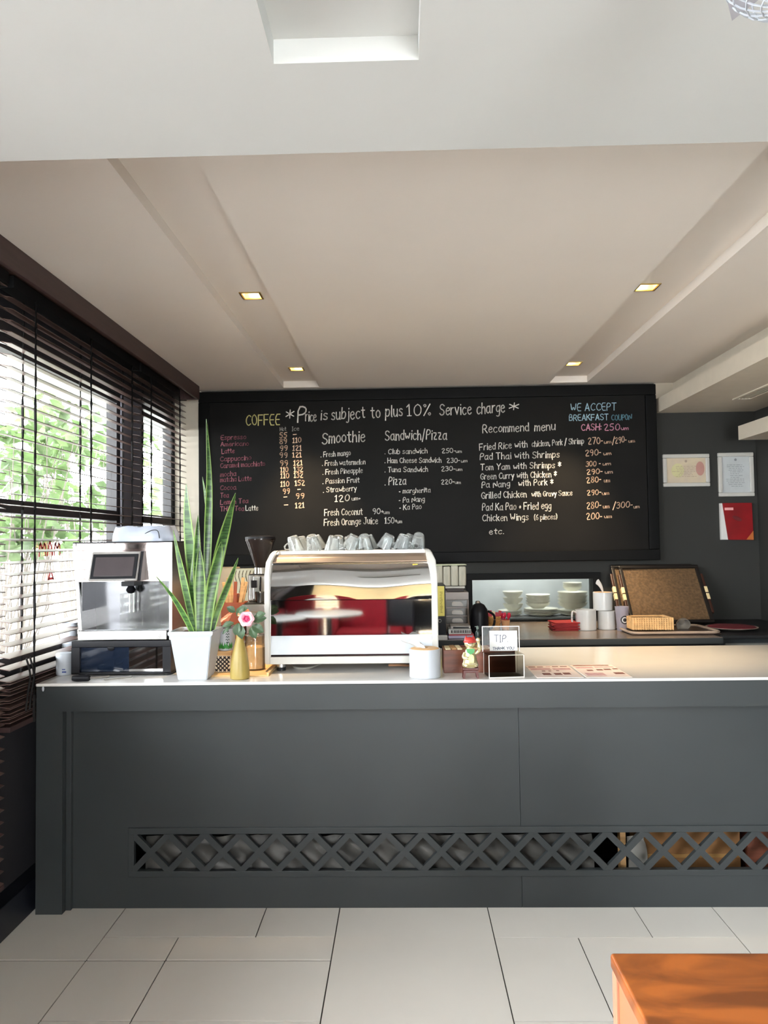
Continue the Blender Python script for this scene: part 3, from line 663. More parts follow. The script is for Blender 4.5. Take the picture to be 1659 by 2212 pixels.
# ------------------------------------------------------------------ framed papers and the red booklet
def picture(px, label, paper, ink, rows, emblem=True, blot=None):
    (xa, ya), (xb, yb) = px; A, B = wy(xa, yb, 5.385), wy(xb, ya, 5.385)
    t = thing('picture_frame', label, 'picture', ((A.x + B.x) / 2, 5.4, A.z))
    fw = .028; s = MB()
    for q in ((A.x, B.x, B.z - fw, B.z), (A.x, B.x, A.z, A.z + fw), (A.x, A.x + fw, A.z + fw, B.z - fw), (B.x - fw, B.x, A.z + fw, B.z - fw)): s.box(q[0], q[1], 5.378, 5.4, q[2], q[3], .006)
    s.build('frame', M_cremep, t)
    s = MB(); s.box(A.x + .02, B.x - .02, 5.388, 5.394, A.z + .02, B.z - .02); s.build('paper', paper, t, smooth=0)
    s = MB(); n = 0; z = B.z - fw - .06
    rnd = random.Random(len(label))
    for k in range(rows):
        l = rnd.uniform(.4, .92) * (B.x - A.x - 2 * fw - .05); cx = (A.x + B.x) / 2 + rnd.uniform(-.01, .01); x = cx - l / 2
        while x < cx + l / 2:
            w_ = rnd.uniform(.008, .03); s.box(x, min(x + w_, cx + l / 2), 5.3868, 5.388, z, z + .003); x += w_ + .006
        z -= (B.z - A.z - 2 * fw - .09) / rows
    if emblem: s.lathe([(0, 0), (.009, 0), (.009, .0012), (0, .0012)], seg=12, M=Matrix.Translation(((A.x + B.x) / 2, 5.3868, B.z - fw - .022)) @ Matrix.Rotation(R(-90), 4, 'X'))
    s.build('printing', ink, t, smooth=0)
    if blot:
        for bx_, bz_, rx, rz, mm in blot:
            s = MB(); s.ell((A.x + (B.x - A.x) * bx_, 5.3876, A.z + (B.z - A.z) * bz_), (rx, .0005, rz)); s.build('watermark', mm, t)
    s = MB(); s.box(A.x + .02, B.x - .02, 5.384, 5.386, A.z + .02, B.z - .02); s.build('glazing', M_glass, t, smooth=0)
picture(((1433, 980), (1532, 1052)), 'wide pale frame with a pinkish certificate right of the board', mat('pink_certificate', (206, 186, 170), .8, var=.08, scale=14, col2=(214, 196, 166)), mat('faint_ink', (168, 148, 134), .8), 7,
        blot=[(.32, .5, .045, .05, mat('pale_yellow_print', (206, 198, 150), .8)), (.80, .55, .03, .05, mat('rose_print', (190, 140, 130), .8))])
picture(((1553, 977), (1627, 1073)), 'upright pale frame with a white printed licence above the red booklet', mat('grey_white_sheet', (196, 197, 198), .8), mat('grey_ink', (140, 141, 144), .8), 13)
A, B = wy(1559, 1166, 5.37), wy(1625, 1086, 5.37)
t = thing('wall_booklet', 'red booklet with folded white corner hanging below the upright frame', 'booklet', ((A.x + B.x) / 2, 5.4, A.z))
s = MB(); s.box(A.x, B.x, 5.375, 5.40, A.z, B.z, .002); s.build('pages', M_paper, t)
s = MB(); s.prism([(A.x + .045, A.z), (B.x, A.z - .004), (B.x - .004, B.z), (A.x + .012, B.z)], 'y', 5.366, 5.374, .001); s.build('cover', mat('red_cover', (126, 8, 15), .35, var=.22, scale=7), t)
s = MB(); s.box(A.x + .025, A.x + .085, 5.3645, 5.3665, B.z - .05, B.z - .032); s.build('sticker', mat('pink_sticker', (226, 160, 160), .6), t, smooth=0)
s = MB(); s.prism([(B.x - .05, A.z + .0), (B.x - .001, A.z - .003), (B.x - .001, A.z + .06)], 'y', 5.3645, 5.3665); s.build('corner_patch', mat('ochre_print', (170, 92, 36), .5), t, smooth=0)
s = MB(); s.ell(((A.x + B.x) / 2, 5.366, (A.z + B.z) / 2 + .02), (.035, .0006, .014), M=RA(((A.x + B.x) / 2, 5.366, (A.z + B.z) / 2 + .02), R(25), 'Y')); s.build('emblem', mat('dark_red_print', (92, 8, 14), .5), t)

# ------------------------------------------------------------------ bean-to-cup coffee machine, far left
Y0 = 3.30
def q(px, py, Y=Y0): return wy(px, py, Y)
xl, xr = q(157, 1300).x, q(372, 1300).x; zt_, zb_ = q(265, 1173).z, q(265, 1383).z
t = thing('coffee_machine', 'boxy steel coffee machine with tilted screen at left end of the bar', 'coffee machine', ((xl + xr) / 2, 3.55, zb_))
il = .022
s = MB()
s.prism([(xl, zt_), (xl + .012, zt_), (xl + .040, zb_ + .045), (xl + .026, zb_ + .045)], 'y', Y0, 3.78, .001); s.build('side_panel', M_steel, t); s = MB()
s.prism([(xr - .012, zt_), (xr, zt_), (xr - .002, zb_ + .0), (xr - .014, zb_ + .0)], 'y', Y0, 3.78, .001)
s.build('side_panel', M_steel, t)
s = MB(); s.box(xl, xr, Y0, 3.78, zt_, zt_ + .006, .001); s.build('lid', M_blackp, t)
zm = q(265, 1256).z
s = MB(); s.box(xl + .014, xr - .014, Y0 + .006, Y0 + .04, zm, zt_); s.build('front_mirror_panel', mat('tinted_mirror_steel', (158, 146, 142), .05, 1, var=.01), t)
s = MB(); s.box(xl + .03, xr - .015, 3.46, 3.48, zb_ + .04, zm); s.box(xl + .03, xr - .015, Y0 + .02, 3.48, zb_ + .035, zb_ + .045); s.box(xl + .03, xl + .034, Y0 + .02, 3.46, zb_ + .04, zm); s.build('brew_niche', mat('black_chrome', (78, 78, 80), .16, .9), t, smooth=0)
s = MB(); s.box(xl + .01, xr - .01, 3.49, 3.77, zb_, zt_ - .01); s.build('housing', M_blackp, t, smooth=0)
# screen: a wedge standing out of the panel
a, b, c, d = q(205, 1250), q(302, 1250), q(213, 1197), q(312, 1197)
s = MB(); x0, x1 = q(202, 1225).x, q(306, 1225).x; z0, z1 = q(250, 1254).z, q(250, 1192).z
s.prism([(Y0 + .02, z1), (Y0 - .012, z1), (Y0 - .06, z0), (Y0 + .02, z0 + .012)], 'x', x0, x1, .003); w_ = s.build('screen_housing', M_steel, t)
n = Vector((0, -(z1 - z0), -.048)).normalized(); up = Vector((0, .048, z1 - z0)).normalized(); o0 = Vector(((x0 + x1) / 2, Y0 - .036, (z0 + z1) / 2))
def slab(s, w, h, th, off): 
    for sg in (0,):
        s.box(-w / 2, w / 2, -th, 0, -h / 2, h / 2, .001, M=Matrix.Translation(o0 + n * off) @ Matrix.Rotation(math.atan2(-.048, z1 - z0), 4, 'X'))
s = MB(); slab(s, (x1 - x0) * .93, (z1 - z0) * .9, .003, .001); bz = s.build('screen_bezel', M_blackp, t)
s = MB(); slab(s, (x1 - x0) * .80, (z1 - z0) * .70, .002, .0035); s.build('screen', mat('dark_screen', (66, 60, 62), .15), t)
s = MB(); slab(s, .022, .0016, .001, .0062); 
o_ = s.build('screen_mark', M_steel, t); o_.location = o_.location + Vector((.03, -.0001, -.05)) * .62
s = MB(); s.prism([(Y0 + .02, z1 + .004), (Y0 - .008, z1), (Y0 - .05, z0), (Y0 + .02, z0)], 'x', x1 + .0005, x1 + .012); s.build('screen_side', M_blackp, t, smooth=0)
# spout, pipe, drip tray, cup container
p = q(283, 1275, 3.40); s = MB(); s.lathe([(0, .03), (.012, .03), (.02, .016), (.022, .012), (.016, .0), (.008, -.004), (0, -.004)], (p.x, 3.40, p.z - .01)); s.box(p.x - .03, p.x + .03, 3.36, 3.46, p.z + .02, zm, .003); s.build('spout', M_blackp, t)
s = MB(); s.tube([(p.x - .014, 3.42, p.z + .02), (p.x - .014, 3.42, p.z - .10)], .003); s.tube([(p.x + .004, 3.42, p.z + .02), (p.x + .004, 3.42, p.z - .10)], .003); s.build('milk_pipe', M_steel, t)
a = q(240, 1340, 3.38); s = MB(); s.box(q(262, 1300, 3.38).x, q(312, 1300, 3.38).x, 3.36, 3.44, zb_ + .047, q(260, 1282, 3.38).z, .003); s.build('grounds_bin', M_acryl, t, smooth=0)
s = MB(); s.box(q(312, 1300).x, q(345, 1300).x, 3.33, 3.42, zb_ + .047, q(330, 1256, 3.33).z, .004); s.build('side_container', M_acryl, t, smooth=0)
s = MB(); s.box(xl + .028, xr - .022, Y0 - .012, 3.5, zb_ + .002, zb_ + .042, .003); dt = s.build('drip_tray', M_steel, t)
p = q(345, 1374, Y0 - .014); s = MB(); r = .007
pts = [(p.x, Y0 - .0128, p.z + r * .8), (p.x + r, Y0 - .0128, p.z), (p.x, Y0 - .0128, p.z - r * .8), (p.x - r, Y0 - .0128, p.z)]
s.tube(pts, .0008, 6, closed=True); s.build('diamond_mark', M_black, dt)
# black base unit under it
bl, br = q(154, 1420, 3.29).x, q(369, 1420, 3.29).x; bz0_ = TOP + .012; bz1_ = zb_ - .001
t = thing('machine_stand', 'black stand with glass drawer front beneath the boxy coffee machine', 'stand', ((bl + br) / 2, 3.55, TOP))
s = MB(); fwid = .036
s.box(bl, br, 3.29, 3.78, bz1_ - .028, bz1_, .003); s.box(bl, bl + fwid, 3.29, 3.78, bz0_, bz1_ - .028); s.box(br - fwid, br, 3.29, 3.78, bz0_, bz1_ - .028); s.box(bl, br, 3.29, 3.78, bz0_ - .004, bz0_ + .004, .001); s.box(bl, br, 3.7, 3.78, bz0_, bz1_); s.build('body', M_blackp, t)
s = MB(); xm = q(279, 1430, 3.3).x
s.box(bl + fwid, xm, 3.300, 3.306, bz0_ + .006, bz1_ - .03); s.build('drawer_glass', mat('dark_blue_glass', (22, 30, 44), .08, coat=.3), t, smooth=0)
s = MB(); s.box(xm, br - fwid, 3.298, 3.306, bz0_ + .006, bz1_ - .03); s.build('drawer_mirror', M_mirror, t)
s = MB(); s.ell((q(240, 1410).x, 3.297, bz1_ - .032), (.016, .005, .012)); s.build('drawer_catch', M_blackp, t)
for x in (bl + .03, br - .03):
    for y in (3.33, 3.74):
        s = MB(); s.cyl((x, y), .014, TOP, bz0_ - .003, 14); s.build('foot', M_black, t)
p = wz(194, 1464, TOP)
t = thing('coffee_tamper', 'black handled steel rod lying before the glass drawer', 'tamper', (p.x, 3.17, TOP))
yy = 3.165
s = MB(); s.tube([(p.x - .035, yy, TOP + .014), (p.x - .02, yy, TOP + .014), (p.x + .03, yy + .004, TOP + .014), (p.x + .036, yy + .004, TOP + .014)], [.011, .0135, .0135, .009], 14); s.build('handle', M_blackp, t)
s = MB(); s.tube([(p.x + .036, yy + .004, TOP + .013), (p.x + .10, yy + .05, TOP + .012)], .0045); s.build('rod', M_steel, t)
s = MB(); s.box(p.x + .085, p.x + .20, yy + .028, yy + .044, TOP, TOP + .007, .002, M=RZ((p.x + .085, yy + .03, 0), R(32))); s.build('blade', M_steel, t)
# clear pack on top of the machine
a, b = q(243, 1160, 3.4), q(374, 1160, 3.4); zz = zt_ + .007
t = thing('plastic_tub', 'clear plastic tub with lids lying on top of the boxy coffee machine', 'plastic tub', ((a.x + b.x) / 2, 3.45, zz))
s = MB(); W_, H_ = (b.x - a.x), .066
def tub(u, v):
    an = 2 * math.pi * u; e = 4
    cx_, sx_ = math.cos(an), math.sin(an); k = (abs(cx_) ** e + abs(sx_) ** e) ** (-1 / e)
    f = 1 - .16 * v ** 2 if v < .8 else (1 - .16 * .64) * (1 - ((v - .8) / .2) ** 1.5 * .999)
    wob = 1 + .025 * math.sin(5 * an) * v
    return Vector(((a.x + b.x) / 2 + W_ / 2 * k * cx_ * f * wob, 3.45 + .11 * k * sx_ * f, zz + H_ * min(1, v / .8) + (.004 * math.sin(9 * an) if v > .6 else 0)))
s.grid(tub, 48, 15, closed_u=True); s.build('tub', mat('milky_clear_plastic', (214, 222, 238), .25, trans=.55), t)
s = MB(); s.tube(smooth_path([(a.x + .16, 3.345, zz + .03), (a.x + .2, 3.342, zz + .048), (a.x + .225, 3.342, zz + .044), (a.x + .232, 3.344, zz + .012)]), .0018, 6); s.build('wire_clip', M_cord, t)
for k in range(3):
    s = MB(); s.lathe([(0, 0), (.045, 0), (.047, .006), (.043, .008), (0, .006)], (a.x + .07 + .055 * k, 3.44, zz + .004 + .014 * (k % 2))); s.build('lid', M_plastic, t)
# stack of paper cups and the white tub at the blinds
p = q(150, 1400, 3.62); n_ = 9
s = MB(); s.lathe([(0, 0), (.027, 0), (.036, .088), (.038, .09), (.036, .092), (.033, .088), (.026, .004), (0, .004)], (p.x, 3.62, TOP)); base = s.build('paper_cup', M_whitep)
tag(base, 'white paper cup at the bottom of the stack beside the coffee machine', 'paper cup', 'stacked white cups')
words = ['second', 'third', 'fourth', 'fifth', 'sixth', 'seventh', 'eighth', 'topmost']
for k in range(1, 9): dup(base, (p.x, 3.62, TOP + .0135 * k), label='%s white paper cup of the stack beside the coffee machine' % words[k - 1] if k == 8 else '%s white paper cup from the bottom of the stack by the blinds' % words[k - 1])
p = q(140, 1420, 3.34); X_ = p.x
t = thing('white_tub', 'squat white plastic tub with blue print beside the black stand', 'tub', (X_, 3.34, TOP))
s = MB(); s.lathe([(0, 0), (.033, 0), (.036, .006), (.036, .075), (0, .075)], (X_, 3.34, TOP)); s.build('tub', M_whitep, t)
s = MB(); s.lathe([(0, .0752), (.038, .0752), (.038, .09), (.034, .096), (0, .096)], (X_, 3.34, TOP)); s.build('lid', M_whitep, t)
s = MB(); s.box(X_ + .004, X_ + .022, 3.303, 3.3055, TOP + .014, TOP + .02); s.box(X_ + .004, X_ + .018, 3.303, 3.3055, TOP + .026, TOP + .03); s.build('print', mat('blue_print', (70, 84, 140), .6), t, smooth=0)

# ------------------------------------------------------------------ snake plant
PYc = 3.235
pc = wy(424, 1420, PYc).x
t = thing('snake_plant', 'tall snake plant in a square white tapered pot at the bar edge', 'potted plant', (pc, PYc, TOP))
h0, h1 = .061, .093; zr = TOP + .205
s = MB()
def sq(r, z): return [Vector((pc + sx * r, PYc + sy * r, z)) for sx, sy in ((-1, -1), (1, -1), (1, 1), (-1, 1))]
rings = [sq(h0, TOP), sq(h1 - .006, zr - .018), sq(h1, zr - .018), sq(h1 + .002, zr), sq(h1 - .010, zr), sq(h1 - .02, zr - .03)]
bm_ = bmesh.new(); vs = [[bm_.verts.new(v) for v in r_] for r_ in rings]
bm_.faces.new(vs[0]); bm_.faces.new(vs[-1])
for r0, r1 in zip(vs, vs[1:]):
    for k in range(4): bm_.faces.new((r0[k], r0[(k + 1) % 4], r1[(k + 1) % 4], r1[k]))
bmesh.ops.recalc_face_normals(bm_, faces=bm_.faces); bmesh.ops.bevel(bm_, geom=[e for e in bm_.edges if e.calc_length() > .03], offset=.003, segments=2, affect='EDGES')
s._add(bm_); s.build('pot', M_whitep, t)
s = MB(); s.box(pc - h1 + .024, pc + h1 - .024, PYc - h1 + .024, PYc + h1 - .024, zr - .03, zr - .012, .004); s.build('soil', mat('potting_soil', (72, 54, 40), .9, var=.4, scale=60, bump=.6), t)
# banded leaf material
lm = bpy.data.materials.new('snake_plant_leaf'); lm.use_nodes = True; nt = lm.node_tree; N = nt.nodes; L = nt.links
b_ = N['Principled BSDF']; b_.inputs['Roughness'].default_value = .32
tc = N.new('ShaderNodeTexCoord'); mp = N.new('ShaderNodeMapping'); mp.inputs['Scale'].default_value = (3, 3, 22); L.new(tc.outputs['Object'], mp.inputs[0])
wv = N.new('ShaderNodeTexNoise'); wv.inputs['Scale'].default_value = 3; wv.inputs['Detail'].default_value = 5; wv.inputs['Distortion'].default_value = .8; L.new(mp.outputs[0], wv.inputs[0])
rp = N.new('ShaderNodeValToRGB'); rp.color_ramp.elements[0].position = .42; rp.color_ramp.elements[1].position = .6
rp.color_ramp.elements[0].color = lin((32, 60, 26)) + (1,); rp.color_ramp.elements[1].color = lin((74, 108, 56)) + (1,); L.new(wv.outputs[0], rp.inputs[0]); L.new(rp.outputs[0], b_.inputs['Base Color'])
le = mat('leaf_margin', (120, 150, 74), .35, var=.15, scale=30)
def leaf(pts, wd, dy, twist=0):
    """pts from base to tip in picture pixels, wd width in pixels, dy depth offset along the leaf"""
    n = len(pts); P = []
    for i, (px, py) in enumerate(pts):
        Yd = PYc + dy[0] + (dy[1] - dy[0]) * i / (n - 1); P.append(wy(px, py, Yd))
    P = smooth_path(P, 8); m_ = len(P); k = PYc / F
    s = MB(); W = [(-.5, 0), (-.36, .0), (0, .16), (.36, 0), (.5, 0)]
    bm2 = bmesh.new(); front = []; back = []
    for i, p in enumerate(P):
        u = i / (m_ - 1); d = (P[min(i + 1, m_ - 1)] - P[max(i - 1, 0)]).normalized()
        prof = (.62 + .38 * min(1, u / .4)) * (1 if u < .5 else max(.02, 1 - ((u - .5) / .5) ** 1.8)) * wd * k
        a_ = twist * u + (.5 if twist >= 0 else -.5) * .3
        sd = Vector((math.cos(a_), math.sin(a_), 0)); sd = (sd - sd.dot(d) * d).normalized(); nn = sd.cross(d).normalized()
        if nn.y < 0: nn = -nn
        front.append([bm2.verts.new(p + sd * prof * a + nn * prof * b) for a, b in W]); back.append([bm2.verts.new(p + sd * prof * a + nn * (prof * b + .0022 * (1 - abs(a)))) for a, b in W])
    for i in range(m_ - 1):
        for j in range(4):
            f = bm2.faces.new((front[i][j], front[i][j + 1], front[i + 1][j + 1], front[i + 1][j])); f.material_index = 1 if j in (0, 3) else 0
            f = bm2.faces.new((back[i][j + 1], back[i][j], back[i + 1][j], back[i + 1][j + 1])); f.material_index = 1 if j in (0, 3) else 0
        for j in (0, 4):
            f = bm2.faces.new((front[i][j], back[i][j], back[i + 1][j], front[i + 1][j])); f.material_index = 1
    bmesh.ops.recalc_face_normals(bm2, faces=bm2.faces)
    o = bpy.data.meshes.new('leaf'); bm2.to_mesh(o); bm2.free(); o.materials.append(lm); o.materials.append(le)
    o.transform(Matrix.Translation(-t.location)); ob = bpy.data.objects.new('leaf', o); C.objects.link(ob); ob.parent = t
    for p in o.polygons: p.use_smooth = True
    o.set_sharp_from_angle(angle=R(50))
YB = 1374
leaf([(443, YB), (447, 1240), (450, 1130), (452, 1030), (446, 905)], 17, (.02, .03), .5)
leaf([(434, YB), (425, 1290), (412, 1200), (404, 1110), (402, 1045)], 31, (.035, .04), -.5)
leaf([(430, YB), (428, 1290), (426, 1200), (428, 1112)], 19, (-.015, -.02), .4)
leaf([(452, YB), (461, 1270), (476, 1190), (494, 1120), (509, 1065)], 25, (.01, .02), .8)
leaf([(422, YB), (404, 1290), (388, 1215), (374, 1145)], 19, (.0, .01), -.6)
leaf([(455, YB), (470, 1320), (495, 1258), (515, 1205)], 15, (-.01, -.03), .6)
leaf([(418, YB), (402, 1338), (372, 1288), (335, 1243)], 17, (-.02, -.05), -.7)
leaf([(431, YB), (432, 1300), (432, 1240), (431, 1180)], 24, (-.03, -.032), .2)
leaf([(413, YB), (414, 1280), (421, 1200), (425, 1130)], 15, (.015, .02), -.3)
leaf([(446, YB), (456, 1280), (470, 1215), (478, 1170)], 25, (-.022, -.02), .5)
leaf([(445, YB), (442, 1300), (447, 1230), (452, 1200)], 20, (.04, .045), .4)
leaf([(440, YB), (450, 1200), (447, 1100), (437, 1030)], 11, (.045, .05), -.4)
leaf([(424, YB), (412, 1320), (398, 1250), (385, 1190)], 15, (.03, .04), -.4)

# ------------------------------------------------------------------ vase and roses
VY = 3.20; v0 = wy(518, 1420, VY).x
prof = [(0, 0), (.036, 0), (.0405, .004), (.041, .02), (.038, .06), (.031, .105), (.021, .145), (.0145, .170), (.0135, .195), (.0155, .205), (.0135, .205), (.0115, .195), (.0115, .17), (0, .165)]
s = MB(); s.lathe(prof, (v0, VY, TOP), 36); tag(s.build('bud_vase', mat('mustard_glaze', (152, 132, 68), .4, var=.08, scale=20)), 'slim mustard yellow bottle vase beside the white plant pot', 'vase')
M_green = mat('rose_leaf', (62, 84, 58), .45, var=.25, scale=40); M_stem = mat('rose_stem', (86, 104, 60), .5)
def roseleaf(s, base, d, nrm, l, w_):
    d = d.normalized(); sd = d.cross(nrm).normalized(); nn = sd.cross(d).normalized()
    def fn(u, v):
        ww = w_ * math.sin(math.pi * min(.98, v * .96 + .03)) ** .8 * (1 + .07 * math.sin(40 * v)); a = (u - .5) * 2
        return base + d * l * v + sd * ww * a + nn * (.12 * l * math.sin(3 * v) + abs(a) * ww * .35)
    s.grid(fn, 6, 10, thick=.0008)
def rose(name, label, c, ax, size, m_out, m_in, stem_from):
    t = thing(name, label, 'rose', stem_from)
    ax = ax.normalized(); u = ax.cross(Vector((0, 0, 1))); u = u.normalized() if u.length > .01 else Vector((1, 0, 0)); v = ax.cross(u)
    for ring, (n_, tilt, sz, off, mm) in enumerate(((6, 1.12, 1.0, 0, m_out), (6, .72, .86, .4, m_out), (5, .42, .64, .2, m_in), (4, .18, .44, .6, m_in))):
        s = MB()
        for k in range(n_):
            an = 2 * math.pi * k / n_ + off; rad = u * math.cos(an) + v * math.sin(an); tg = -u * math.sin(an) + v * math.cos(an)
            def fn(a, b, rad=rad, tg=tg):
                x_ = (a - .5) * 2; th = tilt * b ** .7 * 1.1; r_ = size * sz * (.14 + .62 * b * math.sin(tilt + .15)); h_ = size * sz * (b * math.cos(tilt * b) * .8)
                wd = size * sz * .62 * math.sin(math.pi * min(.93, .12 + .75 * b)); curl = (1 - x_ * x_)
                return c + rad * (r_ - (1 - curl) * size * .16) + ax * (h_ - (.12 * size * (b ** 4)) * tilt) + tg * wd * x_
            s.grid(fn, 6, 7, thick=.0007)
        s.build('petals', mm, t)
    s = MB(); s.ell(tuple(c + ax * size * .12), (size * .2, size * .2, size * .26)); s.build('bud_heart', m_in, t)
    s = MB(); s.tube(smooth_path([stem_from, stem_from + Vector((0, 0, .03)), (stem_from + c) / 2 + Vector((0, 0, .012)), c - ax * size * .15]), .0022, 7); s.build('stem', M_stem, t)
    return t
st0 = Vector((v0, VY, TOP + .18))
Mpk = mat('pink_petal', (236, 158, 176), .55, var=.1, scale=40, col2=(246, 196, 200)); Mpk2 = mat('deep_pink_petal', (206, 70, 116), .55, var=.12, scale=40)
Mor = mat('coral_petal', (238, 150, 112), .55, var=.12, scale=40); 
c = wy(533, 1338, 3.165)
tr = rose('pink_rose', 'open pink rose facing the viewer in the mustard vase', c, Vector((.1, -1, .28)), .046, Mpk, Mpk2, st0)
s = MB(); nv = Vector((0, -1, .4))
for px, py, dx, dz, l, w_ in ((545, 1340, 1, .15, .062, .020), (545, 1352, 1, -.55, .055, .02), (541, 1356, .55, -1, .05, .017), (552, 1332, 1, .3, .045, .015)): roseleaf(s, wy(px, py, 3.185), Vector((dx, -.1, dz)), nv, l, w_)
s.build('leaves', M_green, tr)
c = wy(527, 1328, 3.195); rose('coral_rose', 'coral rose half hidden behind the pink rose', c, Vector((-.15, -.5, 1)), .038, Mor, Mor, st0 + Vector((-.003, .004, 0)))
c = wy(493, 1338, 3.205)
tr = rose('coral_rose', 'drooping coral rosebud left of the pink rose', c, Vector((-.55, -.1, .75)), .045, Mor, Mor, st0 + Vector((-.005, 0, 0)))
s = MB()
for px, py, dx, dz, l, w_ in ((512, 1330, .5, .55, .05, .016), (508, 1322, -.8, .5, .04, .014), (516, 1346, -.25, -1, .052, .017), (520, 1350, .1, -1, .058, .019), (505, 1345, -1, -.35, .05, .012), (514, 1320, .75, .2, .045, .015), (500, 1352, -.8, -.75, .05, .008)): roseleaf(s, wy(px, py, 3.188), Vector((dx, -.1, dz)), nv, l, w_)
s.build('leaves', M_green, tr)

# ------------------------------------------------------------------ tray, jar, box and can beside the vase
a, b = wz(452, 1462, TOP), wz(592, 1444, TOP)
tx0, tx1 = wy(452, 1460, 3.27).x, wy(594, 1450, 3.4).x
s = MB(); s.box(tx0, tx1, 3.245, 3.56, TOP, TOP + .006, .002); s.box(tx0, tx0 + .01, 3.245, 3.56, TOP + .006, TOP + .016, .002); s.box(tx1 - .01, tx1, 3.245, 3.56, TOP + .006, TOP + .016, .002); s.box(tx0, tx1, 3.55, 3.56, TOP + .006, TOP + .016, .002)
tag(s.build('bamboo_tray', mat('bamboo', (226, 188, 132), .45, var=.1, scale=10, stretch=(1, 10, 10))), 'pale bamboo tray under the jar and the patterned box', 'tray')
TZ = TOP + .0065
JY = 3.40; jx = wy(550.5, 1420, JY).x
t = thing('storage_jar', 'round glass jar of beige powder at left of the espresso machine', 'jar', (jx, JY, TZ))
s = MB(); s.lathe([(0, .0), (.044, .0), (.047, .006), (.047, .105), (.044, .112), (.044, .118), (.046, .121), (.044, .125), (.046, .129), (.044, .133), (.045, .148), (.0435, .148), (.042, .112), (.045, .103), (.045, .008), (0, .006)], (jx, JY, TZ), 36); s.build('glass', pane('jar_glass', (250, 248, 244), .05), t)
s = MB(); s.lathe([(0, .0065), (.0447, .0065), (.0447, .098), (.03, .104), (0, .102)], (jx, JY, TZ), 32); s.build('powder', mat('beige_powder', (222, 186, 136), .9, var=.08, scale=40), t)
s = MB(); s.lathe([(0, .1485), (.046, .1485), (.047, .154), (.03, .160), (.014, .166), (.013, .176), (.017, .186), (0, .190)], (jx, JY, TZ), 28); s.build('stopper', pane('stopper_glass', (246, 246, 242), .2), t)
BX = wy(485, 1440, 3.36).x
t = thing('patterned_box', 'small box with black lattice pattern and pale wooden lid beneath the can', 'box', (BX, 3.36, TZ))
hw, hh_ = .036, .072
s = MB(); s.box(BX - hw, BX + hw, 3.325, 3.395, TZ, TZ + hh_, .002); s.build('body', mat('cream_card', (228, 214, 188), .6), t)
s = MB()
for k in range(-5, 6):
    for sg in (-1, 1):
        x0_ = BX + k * .018; z_a, z_b = TZ + .004, TZ + hh_ - .004; pts = []
        for i in range(13):
            z = z_a + (z_b - z_a) * i / 12; x_ = x0_ + sg * (z - (z_a + z_b) / 2)
            if abs(x_ - BX) < hw - .003: pts.append((x_, 3.3245, z))
        if len(pts) > 1:
            A_, B_ = Vector(pts[0]), Vector(pts[-1]); d = (B_ - A_).normalized(); n_ = Vector((-d.z, 0, d.x)) * .0026
            s.prism([(v.x, v.z) for v in (A_ - n_, B_ - n_, B_ + n_, A_ + n_)], 'y', 3.3242, 3.325)
s.build('pattern', mat('black_pattern', (46, 36, 40), .6), t, smooth=0)
s = MB(); s.box(BX - hw - .004, BX + hw + .004, 3.318, 3.402, TZ + hh_ + .0005, TZ + hh_ + .020, .003); s.build('lid', M_tan, t)
cz0 = TZ + hh_ + .021; cxx = wy(490, 1390, 3.36).x
t = thing('white_can', 'white can printed with green leaves standing on the patterned box', 'can', (cxx, 3.36, cz0))
s = MB(); s.lathe([(0, 0), (.036, 0), (.037, .003), (.037, .092), (.036, .095), (0, .095)], (cxx, 3.36, cz0), 36); s.build('can', M_whitep, t)
s = MB(); s.lathe([(0, .0952), (.0365, .0952), (.037, .1), (.033, .106), (0, .106)], (cxx, 3.36, cz0), 32); s.build('lid', M_plastic, t)
s = MB()
for k in range(9):
    an = R(-90 + (k - 4) * 11); h_ = .012 + .012 * abs(math.sin(k * 2.1))
    p = Vector((cxx + .0375 * math.cos(an), 3.36 + .0375 * math.sin(an), cz0 + .006)); tg = Vector((-math.sin(an), math.cos(an), 0))
    f = s.bm.faces.new([s.bm.verts.new(v) for v in (p, p + tg * .006 + Vector((0, 0, h_ * .5)), p + tg * .003 * (k % 3 - 1) + Vector((0, 0, h_ + .01)), p - tg * .006 + Vector((0, 0, h_ * .5)))])
s.build('leaf_print', mat('green_print', (46, 128, 48), .5, var=.3, scale=60), t, smooth=0)
s = MB()
for k, (z_, l_) in enumerate(((.082, .012), (.07, .016), (.058, .014), (.046, .017), (.034, .010))):
    an = R(-72); p = Vector((cxx + .0376 * math.cos(an), 3.36 + .0376 * math.sin(an), cz0 + z_)); tg = Vector((-math.sin(an), math.cos(an), 0))
    pts = smooth_path([p - tg * l_ / 2, p - tg * l_ / 4 + Vector((0, 0, .005)), p + Vector((0, 0, -.002)), p + tg * l_ / 4 + Vector((0, 0, .005)), p + tg * l_ / 2], 4); s.tube(pts, .0012, 5)
s.build('lettering', mat('dark_green_ink', (40, 60, 50), .6), t)

